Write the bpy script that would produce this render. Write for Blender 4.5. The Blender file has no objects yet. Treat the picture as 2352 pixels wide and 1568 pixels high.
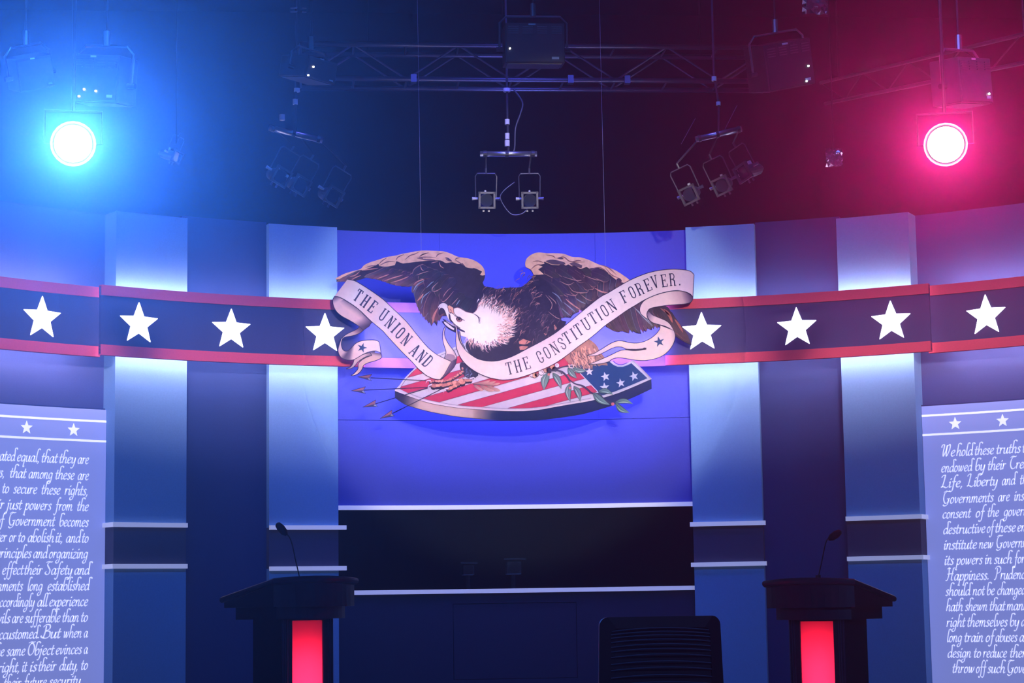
import bpy, math, random
import numpy as np
from mathutils import Vector, Matrix
from mathutils.geometry import tessellate_polygon

S = bpy.context.scene
COL = S.collection
random.seed(4)
PI = math.pi

# ------------------------------------------------------------------ camera
F_PX = 4833.74
CAM = np.array([-1.5322, 0.0, 1.2])
YAW, PITCH, ROLL = 0.0855, 0.127, -0.0152
D_WALL, R = 18.0, 6.191            # curved stage wall: axis at (0, D-R), radius R
CY0 = D_WALL - R
_cy, _sy, _cp, _sp = math.cos(YAW), math.sin(YAW), math.cos(PITCH), math.sin(PITCH)
FW = np.array([_sy * _cp, _cy * _cp, _sp]); _rt = np.array([_cy, -_sy, 0]); _up = np.cross(_rt, FW)
RT = _rt * math.cos(ROLL) + _up * math.sin(ROLL); UP = -_rt * math.sin(ROLL) + _up * math.cos(ROLL)
cd = bpy.data.cameras.new('camera'); cam = bpy.data.objects.new('camera', cd); COL.objects.link(cam)
cd.sensor_width = 36.0; cd.lens = F_PX / 2352 * 36.0; cd.clip_end = 200
m = Matrix.Identity(4)
for i in range(3):
    m[i][0], m[i][1], m[i][2], m[i][3] = RT[i], UP[i], -FW[i], CAM[i]
cam.matrix_world = m
S.camera = cam

def ray(x, y):
    return FW + RT * (x - 1176) / F_PX - UP * (y - 784) / F_PX
def at(x, y, Y):                      # point seen at pixel x, y on the plane at depth Y
    d = ray(x, y); return CAM + d * (Y / d[1])
def onwall(x, y, r):                  # angle and height on the curved wall of radius r
    d = ray(x, y); o = CAM[:2] - np.array([0, CY0])
    a = d[:2] @ d[:2]; b = 2 * o @ d[:2]; c = o @ o - r * r
    t = (-b + math.sqrt(b * b - 4 * a * c)) / (2 * a)
    return math.atan2(CAM[0] + t * d[0], CAM[1] + t * d[1] - CY0), CAM[2] + t * d[2]
def cyl(th, z, r):
    return (r * math.sin(th), CY0 + r * math.cos(th), z)

# ------------------------------------------------------------------ world, lights, exposure
S.view_settings.view_transform = 'Standard'; S.view_settings.look = 'None'
S.view_settings.exposure = 0.0; S.view_settings.gamma = 1.0
S.view_settings.use_curve_mapping = False
w = bpy.data.worlds.new('world'); S.world = w; w.use_nodes = True
w.node_tree.nodes['Background'].inputs[0].default_value = (0.02, 0.05, 0.3, 1)
w.node_tree.nodes['Background'].inputs[1].default_value = 0.02
# thin theatrical haze in the air of the hall
vs = w.node_tree.nodes.new('ShaderNodeVolumeScatter'); vs.inputs['Color'].default_value = (.93, .95, 1, 1)
vs.inputs['Density'].default_value = .006; vs.inputs['Anisotropy'].default_value = .90
w.node_tree.links.new(vs.outputs[0], w.node_tree.nodes['World Output'].inputs['Volume'])
try:
    S.cycles.volume_bounces = 0; S.cycles.max_bounces = 5; S.cycles.diffuse_bounces = 3
    S.cycles.volume_step_rate = 2.0; S.cycles.sample_clamp_indirect = 4.0
except Exception: pass

def lin(c):
    c = c / 255.0
    return c / 12.92 if c <= 0.04045 else ((c + 0.055) / 1.055) ** 2.4
def rgb(*c): return tuple(lin(v) for v in c)
def light(kind, name, loc, target, color, power, **kw):
    l = bpy.data.lights.new(name, kind); o = bpy.data.objects.new(name, l); COL.objects.link(o)
    l.color = color; l.energy = power
    for k, v in kw.items(): setattr(l, k, v)
    o.location = loc
    if target is not None:
        o.rotation_euler = (Vector(target) - Vector(loc)).to_track_quat('-Z', 'Y').to_euler()
    return o

EY = 17.35                                            # depth of the hanging emblem
BLUE_P = at(168, 330, 12.6); RED_P = at(2172, 332, 12.6)
def toward(p, q, d):
    p = np.array(p); q = np.array(q); v = q - p; return tuple(p + v / np.linalg.norm(v) * d)
light('SPOT', 'blue_beam_light', toward(BLUE_P, CAM, .16), CAM, (0.03, 0.18, 1.0), 1500, spot_size=math.radians(100), spot_blend=1.0, shadow_soft_size=.05)
light('SPOT', 'red_beam_light', toward(RED_P, CAM, .16), CAM, (1.0, 0.012, 0.26), 310, spot_size=math.radians(100), spot_blend=1.0, shadow_soft_size=.05)
light('SPOT', 'emblem_key_light', (1.0, 3.0, 4.4), at(1215, 755, EY), (1.0, .88, .66), 4700, spot_size=math.radians(15.4), spot_blend=.25, shadow_soft_size=.1)
light('AREA', 'emblem_back_light', (0, 17.47, 3.45), (0, 19, 3.45), (0.22, 0.23, 1.0), 112, shape='RECTANGLE', size=2.5, size_y=.6)
light('AREA', 'violet_wash_light', (0, 15.2, 7.4), (0, 18, 3.6), (0.12, 0.12, 1.0), 40, shape='RECTANGLE', size=2.4, size_y=.3, spread=math.radians(70))
light('AREA', 'band_fill_light', (0, 3.0, 5.6), (0, 17.2, 3.25), (1.0, .74, .76), 30, shape='RECTANGLE', size=9, size_y=.1, spread=math.radians(7))
light('AREA', 'front_fill_light', (-1, -.6, 4.2), (0, 9.5, 1.1), (.10, .30, 1.0), 16, shape='RECTANGLE', size=3, size_y=.5, spread=math.radians(60))  # added unseen fill that lifts the dark chair back and podiums
light('AREA', 'blue_wash_left', (-3, 9, 7.2), (-3.2, 16.8, 2.9), (0.03, 0.22, 1.0), 40, shape='RECTANGLE', size=5, size_y=.5, spread=math.radians(50))
light('AREA', 'blue_wash_right', (3, 9, 7.2), (3.2, 16.8, 2.9), (0.03, 0.22, 1.0), 37, shape='RECTANGLE', size=5, size_y=.5, spread=math.radians(50))

# ------------------------------------------------------------------ materials
def mat(name, color, rough=.7, metal=0.0, emit=None, strength=0.0, noise=0.0, nscale=60, vcol=False, spec=.3, trans=False):
    mt = bpy.data.materials.new(name); mt.use_nodes = True
    nt = mt.node_tree; b = nt.nodes['Principled BSDF']
    b.inputs['Base Color'].default_value = (*color, 1); b.inputs['Roughness'].default_value = rough
    b.inputs['Metallic'].default_value = metal; b.inputs['Specular IOR Level'].default_value = spec
    if emit: b.inputs['Emission Color'].default_value = (*emit, 1); b.inputs['Emission Strength'].default_value = strength
    if noise or vcol:
        src = None
        if vcol:
            a = nt.nodes.new('ShaderNodeVertexColor'); a.layer_name = 'Col'; src = a.outputs[0]
        if noise:
            tc = nt.nodes.new('ShaderNodeTexCoord'); n = nt.nodes.new('ShaderNodeTexNoise')
            n.inputs['Scale'].default_value = nscale; n.inputs['Detail'].default_value = 3
            nt.links.new(tc.outputs['Object'], n.inputs['Vector'])
            mr = nt.nodes.new('ShaderNodeMapRange'); mr.inputs[3].default_value = 1 - noise; mr.inputs[4].default_value = 1 + noise
            nt.links.new(n.outputs[0], mr.inputs[0])
            mx = nt.nodes.new('ShaderNodeMix'); mx.data_type = 'RGBA'; mx.blend_type = 'MULTIPLY'; mx.inputs[0].default_value = 1
            if src: nt.links.new(src, mx.inputs[6])
            else: mx.inputs[6].default_value = (*color, 1)
            nt.links.new(mr.outputs[0], mx.inputs[7]); src = mx.outputs[2]
        nt.links.new(src, b.inputs['Base Color'])
    return mt
def fabric(name, color, rough=.85):
    mt = mat(name, color, rough, noise=.10, nscale=90)
    nt = mt.node_tree; b = nt.nodes['Principled BSDF']
    tc = nt.nodes.new('ShaderNodeTexCoord'); n = nt.nodes.new('ShaderNodeTexNoise'); n.inputs['Scale'].default_value = 260
    bp = nt.nodes.new('ShaderNodeBump'); bp.inputs['Strength'].default_value = .12; bp.inputs['Distance'].default_value = .01
    nt.links.new(tc.outputs['Object'], n.inputs['Vector']); nt.links.new(n.outputs[0], bp.inputs['Height']); nt.links.new(bp.outputs[0], b.inputs['Normal'])
    return mt
M = {}
M['violet'] = fabric('violet_wall_paint', (.055, .070, .36))
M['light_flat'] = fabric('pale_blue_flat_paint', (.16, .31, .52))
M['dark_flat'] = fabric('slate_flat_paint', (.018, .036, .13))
M['outer'] = fabric('outer_wall_paint', (.055, .075, .22))
M['navy'] = fabric('navy_wall_paint', (.014, .024, .060))
M['rail_panel'] = fabric('dark_rail_panel', (.06, .055, .10))
M['red_rail'] = fabric('red_rail_paint', (.62, .07, .11))
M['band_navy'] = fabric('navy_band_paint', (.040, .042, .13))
M['band_pale'] = fabric('navy_band_violet_lit', (.065, .055, .14))  # navy band again, with the violet back light's wash put into its colour
M['rail_pale'] = fabric('red_rail_violet_lit', (.20, .07, .19))  # red rail again, turned pink by the violet wash painted into it
M['white_trim'] = mat('white_glow_trim', (.80, .80, .82), .45, emit=(.62, .62, .85), strength=.32)  # strips are no lamps; the emission adds brightness to the paint
M['star'] = mat('backlit_star_acrylic', (1, 1, 1), .4, emit=(.93, .96, 1), strength=1.6)
M['led'] = mat('led_strip', (1, 1, 1), .4, emit=(.82, .78, 1.0), strength=62)
M['ledw'] = mat('led_strip_dim', (1, 1, 1), .4, emit=(.40, .50, 1.0), strength=9)
M['panel_lit'] = mat('backlit_panel_film', (.25, .3, .6), .6, emit=rgb(152, 163, 238), strength=.54)
M['text_lit'] = mat('backlit_white_film', (.8, .8, .9), .6, emit=rgb(226, 228, 252), strength=.93)
M['black'] = mat('black_drape', (.006, .006, .010), .95, noise=.3, nscale=3)
M['floor'] = mat('dark_gloss_floor', (.012, .015, .04), .25, noise=.15, nscale=6)
mt = bpy.data.materials.new('smoked_glass'); mt.use_nodes = True; nt = mt.node_tree; nt.nodes.clear()
ta = nt.nodes.new('ShaderNodeBsdfTransparent'); ta.inputs[0].default_value = (.42, .50, .64, 1)
gg = nt.nodes.new('ShaderNodeBsdfGlossy'); gg.inputs[0].default_value = (.2, .3, .5, 1); gg.inputs['Roughness'].default_value = .45
ms = nt.nodes.new('ShaderNodeMixShader'); ms.inputs[0].default_value = .008; om = nt.nodes.new('ShaderNodeOutputMaterial')
nt.links.new(ta.outputs[0], ms.inputs[1]); nt.links.new(gg.outputs[0], ms.inputs[2]); nt.links.new(ms.outputs[0], om.inputs[0])
M['glass'] = mt
M['podium'] = mat('dark_navy_lacquer', (.030, .040, .095), .38, spec=.5, noise=.08, nscale=30)
M['podium_top'] = mat('podium_satin_top', (.05, .06, .12), .3, spec=.6)
M['podium_trim'] = mat('podium_metal_trim', (.10, .12, .24), .3, .6)
M['cav'] = mat('podium_cavity', (.6, .6, .6), .8)
M['steel'] = mat('pipe_steel', (.45, .46, .50), .3, .9)
M['tape'] = mat('white_tape', (.6, .6, .62), .6)
M['fix'] = mat('fixture_black_metal', (.035, .035, .042), .5, .3, noise=.2, nscale=20)
M['fixgrey'] = mat('fixture_grey_metal', (.10, .10, .12), .45, .4, noise=.15, nscale=20)
M['truss'] = mat('truss_aluminium', (.16, .16, .24), .35, .8)
M['foil'] = mat('crumpled_foil', (.35, .35, .4), .25, .9)
M['lens'] = mat('spot_lens_glass', (.02, .03, .06), .05, spec=.8)
M['indicator'] = mat('white_indicator_lamp', (1, 1, 1), .4, emit=(1, .97, .92), strength=14)
M['labelm'] = mat('paper_label', (.6, .6, .62), .7)
M['chair'] = mat('chair_black_plastic', (.012, .015, .028), .6)
M['slat'] = mat('chair_mesh_rib', (.10, .17, .28), .55)
M['blue_core'] = mat('blue_lamp_lens', (1, 1, 1), .3, emit=(.80, .97, 1.0), strength=26)
M['red_core'] = mat('red_lamp_lens', (1, 1, 1), .3, emit=(1.0, .62, .80), strength=22)
M['wire'] = mat('hanging_wire', (.35, .35, .4), .4)
M['print'] = mat('printed_art', (1, 1, 1), .75, vcol=True, noise=.08, nscale=40, spec=.15)
M['plume'] = mat('printed_plumage', (1, 1, 1), .75, vcol=True, noise=.45, nscale=22, spec=.15)
M['board'] = mat('emblem_board_edge', (.02, .02, .035), .7)
# translucent red sheet lit from inside the podium
mt = bpy.data.materials.new('red_translucent_sheet'); mt.use_nodes = True; nt = mt.node_tree; nt.nodes.clear()
tl = nt.nodes.new('ShaderNodeBsdfTranslucent'); tl.inputs[0].default_value = (.95, .13, .25, 1)
df = nt.nodes.new('ShaderNodeBsdfDiffuse'); df.inputs[0].default_value = (.7, .06, .12, 1)
ms = nt.nodes.new('ShaderNodeMixShader'); ms.inputs[0].default_value = .25; om = nt.nodes.new('ShaderNodeOutputMaterial')
nt.links.new(tl.outputs[0], ms.inputs[1]); nt.links.new(df.outputs[0], ms.inputs[2]); nt.links.new(ms.outputs[0], om.inputs[0])
M['red_sheet'] = mt

# ------------------------------------------------------------------ object helpers
def tag(o, label=None, cat=None, group=None, kind=None):
    if label: o['label'] = label
    if cat: o['category'] = cat
    if group: o['group'] = group
    if kind: o['kind'] = kind
    return o
def thing(name, label, cat, loc=(0, 0, 0), group=None, kind=None):
    o = bpy.data.objects.new(name, None); COL.objects.link(o); o.location = loc; o.empty_display_size = .1
    return tag(o, label, cat, group, kind)
def origin(o):
    p = np.zeros(3)
    while o is not None: p += np.array(o.location); o = o.parent
    return p
class MB:
    def __init__(s): s.v = []; s.f = []; s.c = []
    def add(s, v, f, c=None):
        n = len(s.v); s.v += [tuple(p) for p in v]; s.f += [tuple(i + n for i in q) for q in f]
        s.c += (c if isinstance(c, list) else [c] * len(v)) if c is not None else [(1, 1, 1)] * len(v)
        return s
    def box(s, c, size, rot=None):
        c = np.array(c, float); h = np.array(size, float) / 2
        P = [np.array([x, y, z]) * h for x in (-1, 1) for y in (-1, 1) for z in (-1, 1)]
        if rot is not None: P = [rot @ p for p in P]
        return s.add([c + p for p in P], [(0, 1, 3, 2), (4, 6, 7, 5), (0, 4, 5, 1), (2, 3, 7, 6), (0, 2, 6, 4), (1, 5, 7, 3)])
    def tube(s, pts, r, n=8, cap=True):
        pts = [np.array(p, float) for p in pts]; V = []; m_ = len(pts)
        ref = None
        for i, p in enumerate(pts):
            t = pts[min(i + 1, m_ - 1)] - pts[max(i - 1, 0)]; t /= max(np.linalg.norm(t), 1e-9)
            if ref is None: ref = np.array([0, 0, 1.]) if abs(t[2]) < .9 else np.array([1., 0, 0])
            a = np.cross(t, ref); a /= max(np.linalg.norm(a), 1e-9); b = np.cross(a, t); ref = b
            rr = r[i] if isinstance(r, (list, tuple)) else r
            V += [p + (a * math.cos(2 * PI * k / n) + b * math.sin(2 * PI * k / n)) * rr for k in range(n)]
        Fc = [(i * n + k, i * n + (k + 1) % n, (i + 1) * n + (k + 1) % n, (i + 1) * n + k) for i in range(m_ - 1) for k in range(n)]
        if cap: Fc += [tuple(range(n))[::-1], tuple((m_ - 1) * n + k for k in range(n))]
        return s.add(V, Fc)
    def cbox(s, t0, t1, z0, z1, rf, rb, n=8):       # a block following the curved wall
        V = []; 
        for i in range(n + 1):
            t = t0 + (t1 - t0) * i / n
            V += [cyl(t, z0, rf), cyl(t, z1, rf), cyl(t, z1, rb), cyl(t, z0, rb)]
        Fc = [(4 * i + k, 4 * i + (k + 1) % 4, 4 * i + 4 + (k + 1) % 4, 4 * i + 4 + k) for i in range(n) for k in range(4)]
        Fc += [(3, 2, 1, 0), (4 * n, 4 * n + 1, 4 * n + 2, 4 * n + 3)]
        return s.add(V, Fc)
    def prism(s, poly, fn, back):                   # outline in 2D; fn(x, y, depth) -> 3D
        n = len(poly); tri = tessellate_polygon([[Vector((x, y, 0)) for x, y in poly]])
        V = [fn(x, y, 0) for x, y in poly] + [fn(x, y, back) for x, y in poly]
        Fc = [tuple(t) for t in tri] + [tuple(n + i for i in t[::-1]) for t in tri] + [(i, (i + 1) % n, n + (i + 1) % n, n + i) for i in range(n)]
        return s.add(V, Fc)
    def build(s, name, material, parent=None, smooth=False, colors=False, bevel=0):
        o0 = origin(parent) if parent is not None else None
        if parent is None:
            A = np.array(s.v); o0 = np.array([A[:, 0].mean(), A[:, 1].mean(), A[:, 2].min()])
        me = bpy.data.meshes.new(name); me.from_pydata([tuple(np.array(p) - o0) for p in s.v], [], s.f); me.materials.append(material)
        if colors:
            ca = me.color_attributes.new('Col', 'FLOAT_COLOR', 'POINT')
            ca.data.foreach_set('color', np.array([(*c, 1) for c in s.c], dtype=np.float32).ravel())
        o = bpy.data.objects.new(name, me); COL.objects.link(o)
        if parent is not None: o.parent = parent
        else: o.location = o0
        me.update()
        if smooth:
            for p in me.polygons: p.use_smooth = True
        if bevel:
            b = o.modifiers.new('bevel', 'BEVEL'); b.width = bevel; b.segments = 2; b.limit_method = 'ANGLE'
        return o

# ------------------------------------------------------------------ the setting
TOP = 4.52
r_c, r_C, r_B, r_A, r_o = R, R - .10, R - .03, R - .15, R + .05
def th(x, y, r): return onwall(x, y, r)[0]
tDL, tDR = th(776, 900, r_C), th(1584, 900, r_C)
tCL, tCR = th(618, 900, r_C), th(1743, 900, r_C)
tBL, tBR = th(429, 900, r_A), th(1934, 900, r_A)
tAL, tAR = th(265, 800, r_A), th(2098, 800, r_A)
zC, zB, zA, zO = onwall(700, 518, r_C)[1], onwall(520, 504, r_B)[1], onwall(350, 493, r_A)[1], onwall(120, 478, r_o)[1]
zD = onwall(1176, 537, r_c)[1]
z_s1, z_s2 = onwall(1176, 1164, r_c)[1], onwall(1176, 1356, r_c)[1]
z_seam = onwall(1176, 966, r_c)[1]
# violet centre wall, from separate sheets with open joints
wc = tag(thing('wall_center', None, None, (0, D_WALL, 0)), 'violet lit curved centre wall behind the eagle', None, None, 'structure')
tm = (tDL + tDR) / 2
sheets = [(tDL - .02, tm - .1, z_seam + .004, zD), (tm - .1 + .0002, tm + .12, z_seam + .004, zD), (tm + .12 + .0002, tDR + .02, z_seam + .004, zD), (tDL - .02, tDR + .02, z_s1, z_seam)]
for a, b, z0, z1 in sheets: MB().cbox(a, b, z0, z1, r_c, r_c + .04, 16).build('panel', M['violet'], wc)
MB().cbox(tDL - .02, tDR + .02, z_s1, zD, r_c + .05, r_c + .06, 16).build('backing', M['navy'], wc)
# lower wall with a hatch outline
wl = thing('wall_lower', None, None, (0, D_WALL, 0)); wl['kind'] = 'structure'
hx0, hz1 = onwall(1040, 1386, r_c); hx1, hz0 = onwall(1327, 1556, r_c)
for a, b, z0, z1 in [(tDL - .02, hx0, .15, z_s2), (hx1, tDR + .02, .15, z_s2), (hx0, hx1, hz1, z_s2), (hx0, hx1, .15, hz0)]:
    MB().cbox(a, b, z0, z1, r_c, r_c + .04, 10).build('panel', M['navy'], wl)
MB().cbox(hx0 + .0007, hx1 - .0007, hz0 + .004, hz1 - .004, r_c + .004, r_c + .04, 10).build('access_panel', M['navy'], wl)
MB().cbox(hx0 - .01, hx1 + .01, hz0 - .05, hz1 + .05, r_c + .045, r_c + .055, 10).build('backing', M['black'], wl)
# dark window strip
w1 = thing('window_1', None, None, (0, D_WALL, 0)); w1['kind'] = 'structure'
MB().cbox(tDL - .02, tDR + .02, z_s2, z_s1, r_c + .02, r_c + .026, 20).build('pane', M['glass'], w1, smooth=False)
def strip(name, t0, t1, z, rf, h=.036, ret=None, parent=None):
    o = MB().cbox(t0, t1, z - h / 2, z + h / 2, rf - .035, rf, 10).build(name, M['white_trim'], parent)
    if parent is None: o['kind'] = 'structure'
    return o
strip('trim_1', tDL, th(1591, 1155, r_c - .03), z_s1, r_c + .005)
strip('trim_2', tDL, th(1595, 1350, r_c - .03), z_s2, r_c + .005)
# pilasters
def pilaster(label, t0, t1, z1, rf, rb, material, strips=None, side=None, group=None, ext=(0, 0)):
    t = thing('pilaster', label, 'pilaster', cyl((t0 + t1) / 2, .15, rf + .05), group)
    if strips:
        za, zb = strips
        MB().cbox(t0, t1, zb, z1, rf, rb, 8).build('upper_face', material, t)
        MB().cbox(t0, t1, za, zb, rf + .003, rb, 8).build('rail_panel', M['rail_panel'], t)
        MB().cbox(t0, t1, .15, za, rf, rb, 8).build('lower_face', material, t)
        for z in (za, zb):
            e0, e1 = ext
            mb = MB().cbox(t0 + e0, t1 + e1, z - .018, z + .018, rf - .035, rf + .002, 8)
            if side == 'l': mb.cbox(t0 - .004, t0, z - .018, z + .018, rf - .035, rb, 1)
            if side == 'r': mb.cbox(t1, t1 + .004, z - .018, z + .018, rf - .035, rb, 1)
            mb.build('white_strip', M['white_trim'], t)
    else:
        MB().cbox(t0, t1, .15, z1, rf, rb, 8).build('face', material, t)
    return t
zs = lambda x, y, r: onwall(x, y, r - .03)[1]
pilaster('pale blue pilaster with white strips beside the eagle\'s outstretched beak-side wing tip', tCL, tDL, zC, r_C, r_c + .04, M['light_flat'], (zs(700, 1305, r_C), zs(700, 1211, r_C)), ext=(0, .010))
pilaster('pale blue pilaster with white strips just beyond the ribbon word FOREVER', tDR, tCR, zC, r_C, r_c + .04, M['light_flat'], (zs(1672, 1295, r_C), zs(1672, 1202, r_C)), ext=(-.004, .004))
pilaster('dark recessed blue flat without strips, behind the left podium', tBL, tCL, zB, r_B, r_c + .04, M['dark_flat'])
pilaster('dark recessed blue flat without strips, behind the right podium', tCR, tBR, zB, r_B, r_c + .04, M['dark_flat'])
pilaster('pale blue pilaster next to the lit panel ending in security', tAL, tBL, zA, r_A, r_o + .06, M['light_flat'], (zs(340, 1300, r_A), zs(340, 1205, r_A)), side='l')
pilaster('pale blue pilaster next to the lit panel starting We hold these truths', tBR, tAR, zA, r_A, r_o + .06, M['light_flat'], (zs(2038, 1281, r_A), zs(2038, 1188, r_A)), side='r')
# outer walls
o = MB().cbox(-1.15, tAL + .006, .15, zO, r_o, r_o + .05, 24).build('wall_left', M['outer']); o['kind'] = 'structure'
o = MB().cbox(tAR - .006, 1.15, .15, zO, r_o, r_o + .05, 24).build('wall_right', M['outer']); o['kind'] = 'structure'
o = MB().box((0, 23.5, 4), (30, .1, 8)).build('wall_back', M['black']); o['kind'] = 'structure'
o = MB().box((0, 11.5, 8.05), (30, 24, .1)).build('ceiling', M['black']); o['kind'] = 'structure'
o = MB().box((0, 11, -.05), (30, 25, .1)).build('floor', M['floor']); o['kind'] = 'structure'
o = MB().box((0, 13.2, .075), (16, 12.4, .15)).build('floor_stage', M['floor']); o['kind'] = 'structure'

# ------------------------------------------------------------------ star band
def star_poly(cx, cy, r, k=.42, rot=0, rnd=0):
    P = []
    for i in range(10):
        a = PI / 2 + rot + i * PI / 5; q = r if i % 2 == 0 else r * k
        P.append((cx + q * math.cos(a), cy + q * math.sin(a)))
    if rnd:
        Q = []
        for i, p in enumerate(P):
            if i % 2 == 0:
                a, b = P[i - 1], P[(i + 1) % 10]
                for f_, g in ((rnd, a), (rnd * .35, a)): Q.append((p[0] + (g[0] - p[0]) * f_ - (p[0] - cx) * .0, p[1] + (g[1] - p[1]) * f_))
                for f_, g in ((rnd * .35, b), (rnd, b)): Q.append((p[0] + (g[0] - p[0]) * f_, p[1] + (g[1] - p[1]) * f_))
            else: Q.append(p)
        P = Q
    return P
rb_m, rb_o = R - .33, R - .20
bz = lambda x, y, r: onwall(x, y, r)[1]
Zt = (bz(500, 674, rb_m) + bz(1850, 673, rb_m)) / 2; Zb = (bz(500, 832, rb_m) + bz(1850, 823, rb_m)) / 2
RH = .083
zst = (bz(532, 757, rb_m) + bz(1830, 752, rb_m)) / 2
def band(label, t0, t1, rf, stars, mats=('band_navy', 'red_rail'), group=None, led='led', zt=Zt, zb=Zb):
    t = thing('star_band', label, 'band', cyl((t0 + t1) / 2, zb, rf), group)
    MB().cbox(t0, t1, zb + .01, zt - .01, rf + .012, rf + .04, 14).build('fascia', M[mats[0]], t)
    for a, b in ((zt - RH, zt), (zb, zb + RH)):
        MB().cbox(t0, t1, a, b, rf, rf + .045, 14).build('rail', M[mats[1]], t)
    for ts in stars:
        def fn(x, y, d, ts=ts): 
            c = np.array(cyl(ts, zst + y, rf + .004 + d)); return c + np.array([math.cos(ts), -math.sin(ts), 0]) * x
        MB().prism(star_poly(0, 0, .178, .43, 0, .12), fn, .01).build('backlit_star', M['star'], t)
    if led:
        for z in (zt - .022, zb + .022):
            MB().cbox(t0 + .018, t1 - .018, z - .008, z + .008, rf + .075, rf + .085, 12).build('led_strip', M[led], t)
    for k in range(3):
        tt = t0 + (t1 - t0) * (.15 + .35 * k)
        MB().cbox(tt - .004, tt + .004, zb + .2, zt - .2, rf + .04, rf + .17, 1).build('bracket', M['fix'], t)
    return t
st = lambda x, y, r: onwall(x, y, r)[0]
tm0, tm1 = st(233, 740, rb_m), st(2135, 740, rb_m)
tc0, tc1 = st(838, 770, rb_m), st(1527, 770, rb_m)
band('navy star band with red rails and three stars, left of the eagle', tm0, tc0, rb_m, [st(320, 745, rb_m), st(532, 757, rb_m), st(747, 767, rb_m)])
band('navy star band with red rails and three stars, right of the eagle', tc1, tm1, rb_m, [st(1612, 763, rb_m), st(1830, 752, rb_m), st(2046, 738, rb_m)])
band('band section without stars directly behind the eagle, violet light put into its colour', tc0 + .0005, tc1 - .0005, rb_m + .05, [], ('band_pale', 'rail_pale'), led=None)
bo = band('outer navy star band end above the panel ending in security', -1.0, tm0 + .01, rb_o, [st(98, 733, rb_o), st(98, 733, rb_o) - .14, st(98, 733, rb_o) - .28], led='led')
band('outer navy star band end above the We hold these truths panel', tm1 - .01, 1.0, rb_o, [st(2264, 723, rb_o), st(2264, 723, rb_o) + .14, st(2264, 723, rb_o) + .28], led='led')

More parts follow.
